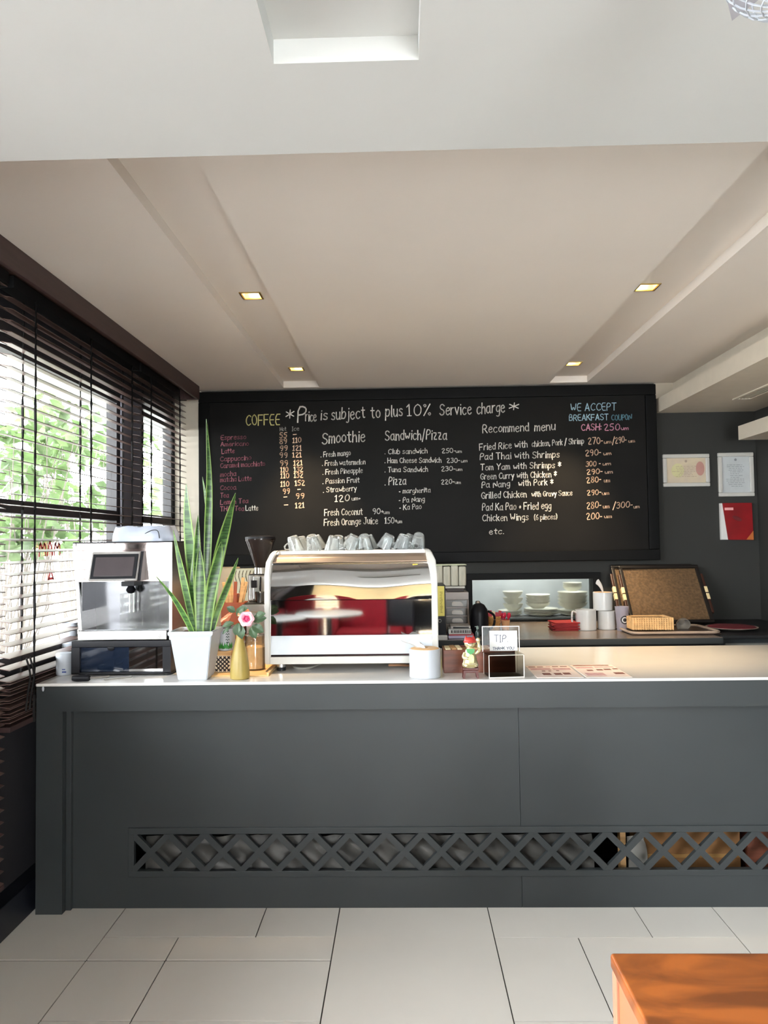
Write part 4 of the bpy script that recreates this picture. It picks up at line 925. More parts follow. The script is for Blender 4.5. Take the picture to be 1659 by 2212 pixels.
# ------------------------------------------------------------------ utensil holder and grinder behind the plant
HY = 3.74; hx_ = wy(507, 1310, HY).x; hz = wy(507, 1300, HY).z
t = thing('utensil_holder', 'rust brown wooden holder with bare stirring sticks behind the snake plant', 'holder', (hx_, HY, TOP))
s = MB()
w2 = .056
for qd in ((-w2, w2, -.05, -.043), (-w2, w2, .043, .05), (-w2, -w2 + .007, -.043, .043), (w2 - .007, w2, -.043, .043)): s.box(hx_ + qd[0], hx_ + qd[1], HY + qd[2], HY + qd[3], TOP, hz, .0015)
s.box(hx_ - w2, hx_ + w2, HY - .05, HY + .05, TOP, TOP + .008); s.box(hx_ + .0, hx_ + .018, HY - .03, HY + .03, TOP + .01, hz + .04, .002); s.build('box', M_orangew, t)
for k, (dx, ang, h_, m_) in enumerate(((-.036, -16, .10, M_tan), (-.022, -9, .12, M_tan), (-.008, -14, .11, M_tan), (.002, 6, .10, M_orangew), (.028, 12, .12, M_tan), (.038, 18, .10, M_tan), (.03, 24, .08, M_tan))):
    s = MB(); c = (hx_ + dx, HY + .01 * (k % 3 - 1), hz - .15)
    s.box(c[0] - .008, c[0] + .008, c[1] - .003, c[1] + .003, c[2], hz + h_, .002, M=RA((c[0], c[1], hz), R(ang * .6), 'Y'))
    tag(s.build('stirring_stick', m_), ['far left pale wooden stick in the brown holder', 'second pale wooden stick from left in the brown holder', 'third pale wooden stick leaning left in the brown holder', 'rust brown stick in the brown holder', 'upright pale stick right of the brown stick in the holder', 'pale stick leaning right in the brown holder', 'shortest pale stick leaning far right in the brown holder'][k], 'stick', 'sticks in the brown holder')
GY = 3.78; gx = wy(563, 1200, GY).x
gz = lambda py: wy(563, py, GY).z
t = thing('coffee_grinder', 'tall steel coffee grinder with dark hopper at left behind the espresso machine', 'coffee grinder', (gx, GY, TOP))
s = MB(); r1 = 32 * GY / F; s.lathe([(0, 0), (r1 * .36, 0), (r1 * .46, .02), (r1 * .94, gz(1172) - gz(1226)), (r1, gz(1168) - gz(1226)), (r1, gz(1164) - gz(1226)), (r1 * .96, gz(1164) - gz(1226)), (0, gz(1170) - gz(1226))], (gx, GY, gz(1226)), 36); s.build('hopper', mat('smoked_plastic', (40, 32, 30), .12), t)
s = MB(); s.lathe([(0, 0), (r1 * 1.02, 0), (r1 * 1.02, .010), (r1 * .6, .016), (0, .016)], (gx, GY, gz(1164) + .0005), 32); s.build('hopper_lid', M_blackp, t)
s = MB(); s.lathe([(0, 0), (r1 * .42, 0), (r1 * .42, .03), (0, .03)], (gx, GY, gz(1239)), 28); s.build('collar', M_steel, t)
s = MB(); bw = 28 * GY / F; s.box(gx - bw, gx + bw, GY - .02, GY + .12, gz(1300), gz(1240), .012); s.box(gx - bw * .5, gx + bw * .9, GY - .06, GY, gz(1295), gz(1242), .01); s.build('body', M_steel, t)
s = MB(); s.box(gx - bw * .55, gx - bw * .1, GY - .07, GY - .058, gz(1268), gz(1252), .003); s.tube([(gx + .01, GY - .06, gz(1245)), (gx + .01, GY - .075, gz(1270)), (gx + .012, GY - .062, gz(1290))], .004); s.build('dosing_lever', M_blackp, t)
s = MB(); s.lathe([(0, 0), (.022, 0), (.026, .05), (.024, .052), (0, .052)], (gx + .012, GY - .085, gz(1298)), 24); s.build('dosing_chamber', M_dsteel, t)
s = MB(); s.box(gx - bw * 1.1, gx + bw * 1.1, GY - .12, GY + .12, gz(1318), gz(1301), .005); s.box(gx - bw * .9, gx + bw * .9, GY - .08, GY + .12, TOP, gz(1318), .006); s.build('base', M_steel, t)
s = MB(); s.box(gx - bw * .9, gx + bw * .9, GY - .115, GY - .02, gz(1301), gz(1299), .002); s.build('drip_mat', M_black, t)
# pale packets on the back counter seen between plant and grinder
p0, p1 = wy(484, 1290, 4.85), wy(536, 1225, 4.85)
s = MB(); s.box(p0.x - .05, p0.x + .085, 4.78, 4.95, BT, p1.z, .008); tag(s.build('cream_carton', mat('cream_carton', (206, 182, 150), .7, var=.08)), 'cream carton on the back counter between plant and grinder', 'carton')
p2 = wy(528, 1290, 4.70)
t = thing('lattice_packet', 'pale packet with dark line pattern beside the cream carton', 'packet', (p2.x + .02, 4.71, BT))
s = MB(); s.box(p2.x - .055, p2.x + .08, 4.66, 4.76, BT, p1.z - .004, .006); s.build('packet', mat('pale_packet', (226, 218, 186), .6), t)
s = MB()
for k in range(6):
    xx = p2.x - .045 + .022 * k; s.tube(smooth_path([(xx, 4.6585, p1.z - .15), (xx + .008, 4.6585, p1.z - .1), (xx - .004, 4.6585, p1.z - .05), (xx + .004, 4.6585, p1.z - .015)], 5), .0018, 5)
s.build('line_pattern', mat('olive_line', (86, 76, 50), .6), t)

# ------------------------------------------------------------------ espresso machine
EY = 3.335
def ez(py): return wy(760, py, EY).z
L_, R_ = wy(571, 1320, EY).x, wy(946, 1320, EY).x
zb0, zt0 = ez(1434), ez(1188)
t = thing('espresso_machine', 'large two-group espresso machine with mirror back panel and glasses on its roof', 'espresso machine', ((L_ + R_) / 2, 3.6, TOP))
prof = [(EY, zb0), (EY - .004, zb0 + .2), (EY, 1.36), (EY + .012, 1.42), (EY + .035, zt0 - .012), (EY + .06, zt0), (3.82, zt0), (3.86, zt0 - .03), (3.86, zb0)]
for sg, x0 in ((1, L_), (-1, R_)):
    s = MB(); s.prism(prof, 'x', x0, x0 + sg * .026, .004)
    for v in s.bm.verts:
        if v.co.z > 1.38: v.co.x += sg * ((v.co.z - 1.38) / (zt0 - 1.38)) ** 2 * .03
    s.build('side_panel', M_cremep, t)
xa, xb = L_ + .024, R_ - .024
s = MB(); s.prism([(EY + .045, ez(1220)), (EY + .03, ez(1214)), (EY + .045, ez(1203)), (EY + .07, ez(1197)), (3.82, ez(1197)), (3.82, ez(1210)), (EY + .06, ez(1214))], 'x', xa + .002, xb - .002, .002); s.build('roof_trim', mat('champagne_steel', (206, 190, 176), .3, 1, var=.05, scale=8), t)
s = MB(); za, zc = ez(1296) + .002, ez(1220)
def up(u, v): return Vector((xa + (xb - xa) * u, EY + .006 + .045 * .62 * v ** 2.4 + .0035 * math.sin(9 * u + 2) * v, za + (zc - za) * v))
s.grid(up, 30, 16, thick=.003); s.build('upper_mirror_panel', M_mirror, t)
s = MB(); s.box(xa, xb, EY + .006, EY + .012, ez(1372), ez(1296) - .001); s.build('lower_mirror_panel', M_mirror, t)
s = MB(); s.prism([(EY + .003, ez(1413)), (EY + .008, ez(1372) - .001), (EY + .016, ez(1372) - .001), (EY + .016, ez(1413))], 'x', xa, xb); s.build('kick_panel', mat('mirrored_worktop_white', (188, 194, 199), .12, coat=.4), t, smooth=0)  # white worktop mirrored in this strip, put into the panel colour
s = MB(); s.box(xa, xb, EY + .010, EY + .03, ez(1418), ez(1413)); s.build('shadow_gap', M_dsteel, t, smooth=0)
s = MB(); s.box(xa - .002, xb + .002, EY + .001, EY + .03, zb0, ez(1418), .003); s.build('bottom_rail', M_cremep, t)
s = MB(); s.box(xa, xb, EY + .035, 3.82, zb0 + .006, ez(1214)); s.build('body', M_dsteel, t, smooth=0)
s = MB(); p = wy(897, 1223, EY + .02); s.box(p.x - .012, p.x + .012, EY + .0265, EY + .03, p.z - .014, p.z + .010, .002); s.build('gold_sticker', mat('gold_sticker', (196, 166, 60), .3, .6), t)
for k, (px, Y) in enumerate(((608, 3.40), (918, 3.40), (608, 3.78), (918, 3.78))):
    x = wy(px, 1440, Y).x; s = MB(); s.lathe([(0, .016), (.021, .016), (.021, zb0 - TOP + .004), (0, zb0 - TOP + .004)], (x, Y, TOP), 24); f_ = s.build('foot', M_steel, t)
    s = MB(); s.lathe([(0, 0), (.019, 0), (.020, .016), (0, .016)], (x, Y, TOP), 24); s.build('rubber_pad', M_black, f_)
rt = ez(1197) + .0005
s = MB(); s.box(xa + .01, xb - .01, 3.42, 3.80, rt, rt + .004, .001)
for q_ in ((3.415, 3.42), (3.80, 3.805)): s.box(xa + .01, xb - .01, q_[0], q_[1], rt, rt + .016, .001)
s.build('cup_rail', M_steel, t)
# glasses on the roof
s = MB(); s.lathe([(0, .072), (.020, .072), (.0245, .067), (.030, .040), (.036, .0), (.034, .0), (.0275, .040), (.021, .062), (0, .065)], (0, 0, 0), 10)
s.tube(smooth_path([(.032, 0, .018), (.045, 0, .022), (.047, 0, .036), (.028, 0, .046)], 5), .0035, 7)
cup = s.build('glass_cup', M_gl, origin=(0, 0, 0))
cz_ = rt + .0045
spots = [(641, 3.47, 95, .30), (679, 3.475, 250, .42), (716, 3.465, 80, .2), (753, 3.475, 265, .45), (790, 3.47, 110, .34), (828, 3.475, 80, .48), (865, 3.47, 280, .3), (901, 3.47, 70, .5),
         (655, 3.585, 260, .2), (692, 3.59, 100, .4), (729, 3.58, 75, .25), (766, 3.59, 280, .4), (803, 3.585, 95, .3), (841, 3.59, 255, .2), (878, 3.585, 85, .4)]
ordn = ['far left', 'second', 'third', 'fourth', 'fifth', 'sixth', 'seventh', 'far right']
for k, (px, Y, az, tl) in enumerate(spots):
    if k < 8: lab = '%s upturned glass cup in the front row on the espresso machine' % ordn[k] if k in (0, 7) else '%s upturned glass cup from left, front row on the espresso machine' % ordn[k]
    else: lab = ['first', 'second', 'third', 'fourth', 'fifth', 'sixth', 'last'][k - 8] + ' upturned glass cup from left, back row on the espresso machine'
    o = cup if k == 0 else dup(cup, (0, 0, 0))
    tag(o, lab, 'glass cup', 'glass cups on the espresso machine')
    x = wy(px, 1190, Y).x; o.location = (x, Y, cz_ + .036 * math.sin(tl)); o.rotation_euler = (0, tl, R(az - 90 * (k % 3 - 1)))
# flat cables under the machine
s = MB(); a = wy(630, 1448, 3.5); s.tube(smooth_path([(a.x - .02, 3.60, TOP + .02), (a.x + .02, 3.45, TOP + .006), (a.x + .09, 3.42, TOP + .006), (a.x + .15, 3.52, TOP + .02), (a.x + .18, 3.70, TOP + .03)]), .005, 8)
tag(s.build('power_cable', mat('grey_cable', (140, 136, 126), .5), origin=(a.x, 3.5, TOP)), 'grey power cable looping under the espresso machine at left', 'cable')
a = wy(850, 1445, 3.5); s = MB(); s.tube(smooth_path([(a.x - .02, 3.44, TOP + .012), (a.x + .03, 3.43, TOP + .014), (a.x + .08, 3.46, TOP + .008), (a.x + .12, 3.6, TOP + .008)]), .006, 8)
tag(s.build('water_hose', mat('tan_hose', (150, 110, 80), .5), origin=(a.x, 3.5, TOP)), 'thin tan hose under the espresso machine at right', 'hose')

# ------------------------------------------------------------------ white tissue canister before the machine
TY = 3.205; tx = wy(918, 1430, TY).x; th = wy(918, 1405, TY - .06).z - TOP
t = thing('tissue_canister', 'white tissue canister with wooden lid before the espresso machine', 'tissue canister', (tx, TY, TOP))
s = MB(); s.lathe([(0, 0), (.062, 0), (.065, .003), (.065, th), (.060, th), (.060, th - .008), (0, th - .008)], (tx, TY, TOP), 40); s.build('body', M_whitep, t)
s = MB(); s.lathe([(.014, th - .0075), (.0595, th - .0075), (.0595, th + .001), (.052, th + .004), (.014, th + .003), (.014, th - .0075)], (tx, TY, TOP), 36); s.build('wooden_lid', M_tan, t)
def tissue(s, c, h, lean, seed, w_=.03):
    rnd = random.Random(seed); ph = rnd.uniform(0, 6)
    def fn(u, v):
        an = (u - .5) * 3.4 + ph; r_ = w_ * (.25 + .9 * v ** .8) * (1 + .22 * math.sin(7 * u + ph))
        return Vector((c[0] + lean[0] * v ** 1.4 + r_ * math.cos(an) * .8, c[1] + lean[1] * v + r_ * math.sin(an) * .6, c[2] + h * v * (1 - .35 * v * (.5 + .5 * math.sin(9 * u + ph)))))
    s.grid(fn, 22, 10, thick=.0006)
s = MB(); tissue(s, (tx - .01, TY, TOP + th - .006), .045, (-.05, -.01), 4, .036); s.build('tissue', M_paper, t)

# ------------------------------------------------------------------ brown box, lucky cat, tip box
a, b = wy(959, 1454, 3.29), wy(1113, 1403, 3.29)
t = thing('wooden_box', 'open dark brown wooden box behind the lucky cat and tip box', 'box', ((a.x + b.x) / 2, 3.36, TOP))
s = MB(); z1 = b.z
for qd in ((a.x, b.x, 3.29, 3.30), (a.x, b.x, 3.43, 3.44), (a.x, a.x + .01, 3.30, 3.43), (b.x - .01, b.x, 3.30, 3.43)): s.box(qd[0], qd[1], qd[2], qd[3], TOP, z1, .0015)
s.box(a.x + .01, b.x - .01, 3.30, 3.43, TOP, TOP + .008); s.build('box', M_brown, t)
rnd = random.Random(5); n_ = 0
for k in range(12):
    x = a.x + .02 + k * (b.x - a.x - .04) / 11; w_ = .011
    s = MB(); s.box(x - w_, x + w_, 3.31, 3.42, TOP + .0085, z1 + rnd.uniform(-.006, .008), .002, M=RZ((x, 3.36, 0), R(rnd.uniform(-4, 4))))
    tag(s.build('sugar_sachet', [mat('pale_sachet', (224, 206, 166), .6), mat('brown_sachet', (170, 128, 84), .6)][k % 2]), '%s %s sugar sachet standing in the dark brown box' % (['first', 'second', 'third', 'fourth', 'fifth', 'sixth', 'seventh', 'eighth', 'ninth', 'tenth', 'eleventh', 'last'][k], ['pale', 'brown'][k % 2]), 'sachet', 'sachets in the brown box')
CYc = 3.168; K3 = CYc / F; c0 = wy(1016, 1440, CYc)
cx = c0.x
def P3(px, py): return wy(px, py, CYc)
t = thing('cat_stool', 'tiny dark red wooden stool under the gold lucky cat', 'stool', (cx, CYc, TOP))
zs_ = P3(1016, 1441).z
s = MB(); s.box(cx - .033, cx + .033, CYc - .026, CYc + .026, zs_ - .010, zs_, .003); s.build('seat', M_redw, t)
s = MB(); s.box(cx - .028, cx + .028, CYc - .022, CYc + .022, zs_ - .020, zs_ - .0102, .001); s.build('apron', M_redw, t)
for sx in (-1, 1):
    for sy in (-1, 1):
        s = MB(); xx, yy = cx + sx * .024, CYc + sy * .017; s.prism([(xx - .006, zs_ - .0105), (xx + .006, zs_ - .0105), (xx + sx * .005 + .0045, TOP), (xx + sx * .005 - .0045, TOP)], 'y', yy - .006, yy + .006, .001); s.build('leg', M_redw, t)
Mgold = mat('gold_leaf', (224, 208, 150), .25, .7, var=.15, scale=50, col2=(238, 230, 196))
zc_ = zs_ + .0005
t = thing('lucky_cat', 'small gold lucky cat figurine with raised paw and red cap', 'figurine', (cx, CYc, zc_))
s = MB()
s.lathe([(0, 0), (.030, 0), (.034, .006), (.034, .012), (.030, .022), (.026, .040), (.023, .058), (.018, .072), (.010, .080), (0, .082)], (cx, CYc, zc_), 28, sy=1)
s.ell((cx, CYc - .003, zc_ + .098), (.024, .021, .021)); s.ell((cx, CYc - .021, zc_ + .093), (.011, .007, .008))
s.ell((cx - .017, CYc - .022, zc_ + .010), (.012, .012, .009)); s.ell((cx + .017, CYc - .022, zc_ + .010), (.012, .012, .009))
bd = s.build('body', Mgold, t)
md = bd.modifiers.new('melt', 'REMESH'); md.mode = 'VOXEL'; md.voxel_size = .0014; md.use_smooth_shade = True
s = MB(); s.tube(smooth_path([(cx + .022, CYc - .006, zc_ + .056), (cx + .037, CYc - .010, zc_ + .070), (cx + .035, CYc - .012, zc_ + .092), (cx + .032, CYc - .014, zc_ + .108)], 5), [.0075] * 5 + [.0085] * 5 + [.007] * 5 + [.008], 12); s.ell((cx + .032, CYc - .015, zc_ + .112), (.009, .009, .010)); s.build('raised_arm', Mgold, t)
s = MB(); s.tube(smooth_path([(cx - .022, CYc - .008, zc_ + .058), (cx - .028, CYc - .020, zc_ + .042), (cx - .010, CYc - .031, zc_ + .040)], 5), .0075, 12); s.build('lowered_arm', Mgold, t)
s = MB(); s.lathe([(.0245, .0), (.0225, .010), (.015, .017), (0, .020)], (cx, CYc - .001, zc_ + .104), 24); s.lathe([(.0265, -.001), (.0270, .003), (.0245, .004)], (cx, CYc - .001, zc_ + .103), 24)
s.build('red_cap', mat('red_lacquer', (176, 54, 48), .35, var=.15), t)
for sx in (-1, 1):
    s = MB(); s.lathe([(.009, 0), (.006, .008), (0, .018)], (cx + sx * .015, CYc, zc_ + .112), 12); s.build('ear', mat('red_lacquer', 0), t)
s = MB()
for k in range(2): s.ell((cx + (-1) ** k * .0085, CYc - .0235, zc_ + .101), (.0022, .0012, .0028))
s.ell((cx, CYc - .0285, zc_ + .096), (.002, .001, .0014)); s.build('eyes_and_nose', M_black, t)
s = MB(); s.prism([(-.018, .016), (.018, .016), (.014, .0), (0, -.008), (-.014, .0)], 'y', -.001, .001, .0005, M=Matrix.Translation((cx, CYc - .0265, zc_ + .062)) @ Matrix.Rotation(R(-16), 4, 'X')); s.build('green_bib', mat('green_enamel', (72, 138, 84), .35), t)
s = MB(); s.prism([(-.0105, -.016), (.0105, -.016), (.012, 0), (.010, .014), (0, .018), (-.010, .014), (-.012, 0)], 'y', -.002, .002, .001, M=Matrix.Translation((cx + .001, CYc - .0335, zc_ + .038)) @ Matrix.Rotation(R(-8), 4, 'X')); s.build('coin', mat('green_gold', (150, 150, 84), .3, .6, var=.3, scale=120), t)
s = MB(); s.box(cx - .016, cx + .016, CYc - .0375, CYc - .034, zc_ + .006, zc_ + .015, .001); s.build('plaque', mat('dark_plaque', (112, 104, 66), .4, .5), t)
# tip box
bxl, bxr = wy(1057, 1466, 3.155).x, wy(1134, 1466, 3.155).x; bh = wy(1090, 1417, 3.155).z
t = thing('tip_box', 'clear acrylic tip box with a handwritten paper sign', 'tip box', ((bxl + bxr) / 2, 3.2, TOP))
th_ = .004; Mx = RZ((bxl, 3.155, 0), R(6))
s = MB()
for qd in ((bxl, bxr, 3.155, 3.155 + th_), (bxl, bxr, 3.255, 3.255 + th_), (bxl, bxl + th_, 3.159, 3.255), (bxr - th_, bxr, 3.159, 3.255)): s.box(qd[0], qd[1], qd[2], qd[3], TOP + .004, bh, .0006, M=Mx)
s.box(bxl, bxr, 3.155, 3.259, TOP, TOP + .004, .0006, M=Mx); s.build('box', M_acryl, t)
s = MB(); s.box(bxl - .002, bxr + .002, 3.153, 3.262, bh + .0004, bh + .0044, .0006, M=Mx); s.build('lid', M_acryl, t)
edge = mat('acrylic_edge', (226, 216, 208), .25)
s = MB()
for x_, y_ in ((bxl, 3.155), (bxr, 3.155), (bxl, 3.259)): s.box(x_ - .0014, x_ + .0014, y_ - .0014, y_ + .0014, TOP, bh, M=Mx)
for z_ in (TOP + .002, bh + .002): s.box(bxl - .002, bxr, 3.1535, 3.1545, z_ - .0014, z_ + .0014, M=Mx)
s.build('polished_edges', edge, t, smooth=0)
py0, py1 = wy(1041, 1353, 3.25), wy(1123, 1414, 3.25); lean = RA((0, 3.25, py1.z), R(-1), 'X')
s = MB(); s.box(py0.x, py1.x, 3.25, 3.254, bh + .005, py0.z, .0006, M=lean); s.build('sign_holder', M_acryl, t)
s = MB()
for qd in ((py0.x, py0.x + .003, bh + .005, py0.z), (py1.x - .003, py1.x, bh + .005, py0.z), (py0.x, py1.x, py0.z - .003, py0.z)): s.box(qd[0], qd[1], 3.2492, 3.2548, qd[2], qd[3], M=lean)
s.build('holder_edges', edge, t, smooth=0)
a, b = wy(1058, 1406, 3.244), wy(1117, 1362, 3.244)
s = MB(); s.box(a.x, b.x, 3.243, 3.2442, a.z, b.z, M=lean); pp = s.build('paper_sign', M_paper, t, smooth=0)
s = MB(); Mi = mat('blue_grey_ink', (84, 88, 104), .7); yk = 3.2424; upv_ = lean.to_3x3() @ Vector((0, 0, 1)); n_ = lean.to_3x3() @ Vector((0, -1, 0))
def tp(px, py): return lean @ wy(px, py, yk)
write(s, 'TIP.', tp(1068, 1387), tp(1097, 1387), 15 * K3, .0013, up=upv_, n=n_); write(s, 'THANK YOU', tp(1064, 1404), tp(1110, 1403), 6 * K3, .0011, up=upv_, n=n_); s.build('handwriting', Mi, pp, smooth=0)
# menu leaflets lying on the worktop
Mlf = mat('menu_paper', (232, 214, 204), .45, var=.06, scale=12); Mpr = mat('brown_food_print', (130, 86, 76), .6, var=.35, scale=70); Mpr2 = mat('rose_print_block', (200, 160, 158), .6, var=.2, scale=50)
def leaflet(pxb, pxf, pb, pf, label, rows, zoff):
    bL, bR, fL, fR = wz(pxb[0], pb, TOP), wz(pxb[1], pb, TOP), wz(pxf[0], pf, TOP), wz(pxf[1], pf, TOP)
    y0, y1 = max(fL.y, 3.14), bL.y; x0, x1 = bL.x, bR.x
    t = thing('menu_leaflet', label, 'menu', ((x0 + x1) / 2, (y0 + y1) / 2, TOP), 'menu leaflets on the worktop')
    s = MB(); s.box(x0, x1, y0, y1, TOP + zoff, TOP + zoff + .0012); s.build('sheet', Mlf, t, smooth=0)
    s = MB(); s2 = MB(); W_, D_ = x1 - x0, y1 - y0; zt = TOP + zoff + .0013
    for u0, u1, v0, v1, kind in rows: (s if kind == 0 else s2).box(x0 + W_ * u0, x0 + W_ * u1, y0 + D_ * v0, y0 + D_ * v1, zt - .0002, zt + .0002)
    s.build('food_pictures', Mpr, t, smooth=0); s2.build('text_blocks', Mpr2, t, smooth=0)
rA = [(.04, .2, .86, .93, 0), (.24, .38, .86, .92, 0), (.45, .55, .88, .93, 1), (.6, .74, .88, .94, 0), (.78, .94, .88, .94, 0), (.04, .5, .62, .78, 1), (.25, .33, .5, .56, 0), (.40, .46, .5, .56, 0), (.58, .65, .52, .58, 0), (.2, .38, .2, .36, 0), (.46, .62, .2, .36, 0), (.66, .82, .22, .38, 0), (.55, .95, .62, .76, 1)]
rB = [(.05, .9, .90, .97, 0), (.22, .36, .48, .58, 0), (.46, .60, .52, .62, 0), (.64, .80, .55, .65, 0), (.86, .98, .60, .68, 0), (.05, .45, .7, .82, 1), (.5, .95, .74, .84, 1), (.74, .96, .22, .36, 0), (.08, .5, .12, .34, 1)]
leaflet((1135, 1228), (1110, 1256), 1439, 1465, 'printed menu sheet on the worktop beside the tip box', rA, .0)
leaflet((1231, 1322), (1262, 1376), 1437, 1464, 'printed menu sheet further right on the worktop', rB, .0)

# ------------------------------------------------------------------ back counter, left group
def Q(px, py, Y): return wy(px, py, Y)
y = 4.50; a, b = Q(934, 1383, y), Q(962, 1264, y)
t = thing('ring_binder', 'black ring binder with yellow spine label right of the espresso machine', 'binder', ((a.x + b.x) / 2, 4.65, BT))
s = MB(); s.box(a.x, b.x, y, y + .28, BT, b.z, .003); s.build('cover', M_blackp, t)
la, lb = Q(944, 1331, y), Q(959.5, 1266, y)
s = MB(); s.box(la.x, lb.x, y - .001, y + .001, la.z, lb.z); lab_ = s.build('yellow_label', mat('yellow_label', (222, 208, 110), .7), t, smooth=0)
s = MB(); xm = (la.x + lb.x) / 2 + .004
for k in range(15): s.box(xm - .006 + .002 * math.sin(k * 3), xm + .006 + .003 * math.sin(k * 5), y - .0014, y - .0009, la.z + .02 + k * .0085, la.z + .0235 + k * .0085)
s.build('vertical_print', mat('olive_print', (150, 132, 60), .7), lab_, smooth=0)
p = Q(950, 1341, y); s = MB(); s.tube([(p.x + .009 * math.cos(R(30 * k)), y - .001, p.z + .009 * math.sin(R(30 * k))) for k in range(12)], .0018, 6, closed=True); s.build('finger_ring', M_steel, t)
y = 4.80; a, b = Q(962, 1352, y), Q(1012, 1279, y)
t = thing('drawer_organiser', 'small grey drawer organiser with pale handles beside the black binder', 'organiser', ((a.x + b.x) / 2, 4.9, BT))
ox0, ox1, oz1 = a.x, b.x, b.z; Mog = mat('organiser_grey', (186, 176, 170), .45)
dh = (Q(980, 1296, y).z - Q(980, 1314, y).z); zt1 = Q(980, 1295, y).z
s = MB(); s.box(ox0, ox1, y + .01, y + .22, BT, oz1, .003); s.box(ox0, ox1, y - .004, y + .01, zt1, oz1, .003); s.box(ox0, ox0 + .006, y - .002, y + .01, BT, zt1); s.box(ox1 - .008, ox1, y - .002, y + .01, BT, zt1)
for k in range(1, 5):
    zz_ = zt1 - dh * k
    if zz_ > BT: s.box(ox0 + .006, ox1 - .008, y - .002, y + .01, zz_ - .002, zz_ + .004)
s.build('case', Mog, t)
for k in range(3):
    z1_ = zt1 - dh * k - .004; s = MB(); s.box(ox0 + .008, ox1 - .010, y, y + .0095, z1_ - dh + .010, z1_, .001); d = s.build('drawer', mat('smoked_drawer', (98, 92, 86), .3), t)
    xc_, zc2 = (ox0 + ox1) / 2 + .004, z1_ - dh * .45; s = MB(); s.prism([(xc_ - .036, zc2 - .012), (xc_ + .036, zc2 - .014), (xc_ + .030, zc2 + .006), (xc_ + .018, zc2 + .014), (xc_ - .030, zc2 + .014), (xc_ - .036, zc2 + .006)], 'y', y - .012, y, .003); s.build('handle', mat('pale_handle', (206, 200, 192), .4), d)
s = MB(); a2, b2 = Q(964, 1279, 4.9), Q(1000, 1263, 4.9)
s.box(a2.x, b2.x, 4.83, 4.97, oz1 + .001, oz1 + .022, .003); tag(s.build('dark_folder', mat('dark_brown_folder', (50, 36, 34), .5)), 'dark brown folder lying on the drawer organiser', 'folder')
s = MB(); s.box(a2.x - .005, b2.x + .01, 4.82, 4.96, oz1 + .023, oz1 + .034, .003, M=RZ((a2.x, 4.9, 0), R(-3))); tag(s.build('paper_pad', M_paper), 'white paper pad between dark folder and newspaper bundle', 'pad')
a, b = Q(941, 1268, 4.86), Q(1007, 1221, 4.86)
t = thing('paper_bundle', 'bundle of greyish wrapped papers atop the drawer organiser', 'bundle', ((a.x + b.x) / 2, 4.95, oz1 + .035)); M_bun = mat('grey_newsprint', (176, 172, 156), .8, var=.12, scale=18, stretch=(6, 1, 1))
n5 = 4
for k in range(n5):
    x0_ = a.x + (b.x - a.x) * k / n5; s = MB(); s.box(x0_ + .001, x0_ + (b.x - a.x) / n5 - .001, 4.86, 5.05, oz1 + .035, b.z - .006 * (k % 2), .010, seg=3); s.build('wrapped_sheaf', M_bun, t)
s = MB(); zf = b.z; s.box(a.x - .002, b.x + .002, 4.858, 5.0, zf + .0005, zf + .006, .002); s.build('pale_top_sheet', mat('pale_green_paper', (218, 222, 190), .8), t)
y = 4.49; a, b = Q(969, 1381, y), Q(1022, 1372, y); bw_ = b.x - a.x; z_ = BT + .0005
for k, (nm, lb_, h_, m_, dx, ins) in enumerate((('notebook', 'white notebook with lilac edge at the bottom of the pile beside the binder', .016, mat('lilac_edge', (196, 192, 220), .6), 0, 0), ('notebook', 'notebook with red edge in the middle of the pile beside the binder', .007, mat('red_edge', (186, 84, 92), .6), .002, .003), ('receipt_box', 'white box with barcode print upon the notebooks', .030, M_paper, -.004, .006), ('calculator', 'grey calculator with dark display on top of the small pile', .018, mat('calculator_grey', (170, 164, 160), .4), .0, .014))):
    if nm in ('receipt_box', 'calculator'):
        tt = thing(nm, lb_, 'calculator' if nm == 'calculator' else 'box', (a.x + bw_ / 2 + dx, y + .06, z_)); s = MB(); s.box(a.x + ins + dx, b.x - ins + dx, y + .002, y + .15, z_, z_ + h_, .003); s.build('body', m_, tt)
        s = MB()
        if nm == 'receipt_box':
            rnd = random.Random(2); x_ = a.x + .016
            while x_ < b.x - .02:
                w_ = rnd.uniform(.002, .008); s.box(x_, x_ + w_, y + .0012, y + .0022, z_ + .008, z_ + .024); x_ += w_ + rnd.uniform(.003, .006)
            s.build('barcode', mat('dark_ink', (60, 56, 60), .7), tt, smooth=0)
        else:
            s.box(a.x + .028, b.x - .024, y + .001, y + .003, z_ + .004, z_ + .014); s.build('display', M_black, tt, smooth=0)
    else:
        s = MB(); s.box(a.x + ins + dx, b.x - ins + dx + .006, y, y + .17, z_, z_ + h_, .002); tag(s.build(nm, m_), lb_, 'notebook', 'notebooks in the pile')
    z_ += h_ + .0005
a, b = Q(945, 1383, 4.43), Q(967, 1374, 4.43); s = MB(); s.box(a.x, b.x, 4.43, 4.485, BT, BT + .022, .002); tag(s.build('note_block', M_paper), 'small white note block at the front edge before the binder', 'note block')
y = 4.66; p = Q(1034, 1300, y); rr_ = 20 * y / F
t = thing('vacuum_flask', 'rounded black vacuum flask before the left side of the hatch', 'flask', (p.x, y, BT)); hz_ = Q(1034, 1303, y).z - BT
s = MB(); s.lathe([(0, 0), (rr_ * .92, 0), (rr_, .01), (rr_, hz_ * .62), (rr_ * .92, hz_ * .8), (rr_ * .6, hz_ * .95), (rr_ * .3, hz_), (0, hz_)], (p.x, y, BT), 32); s.build('body', M_blackp, t)
s = MB(); s.lathe([(0, 0), (.014, 0), (.017, .008), (.012, .018), (0, .020)], (p.x - .006, y - .01, BT + hz_ - .004), 20); s.build('knob', M_steel, t)
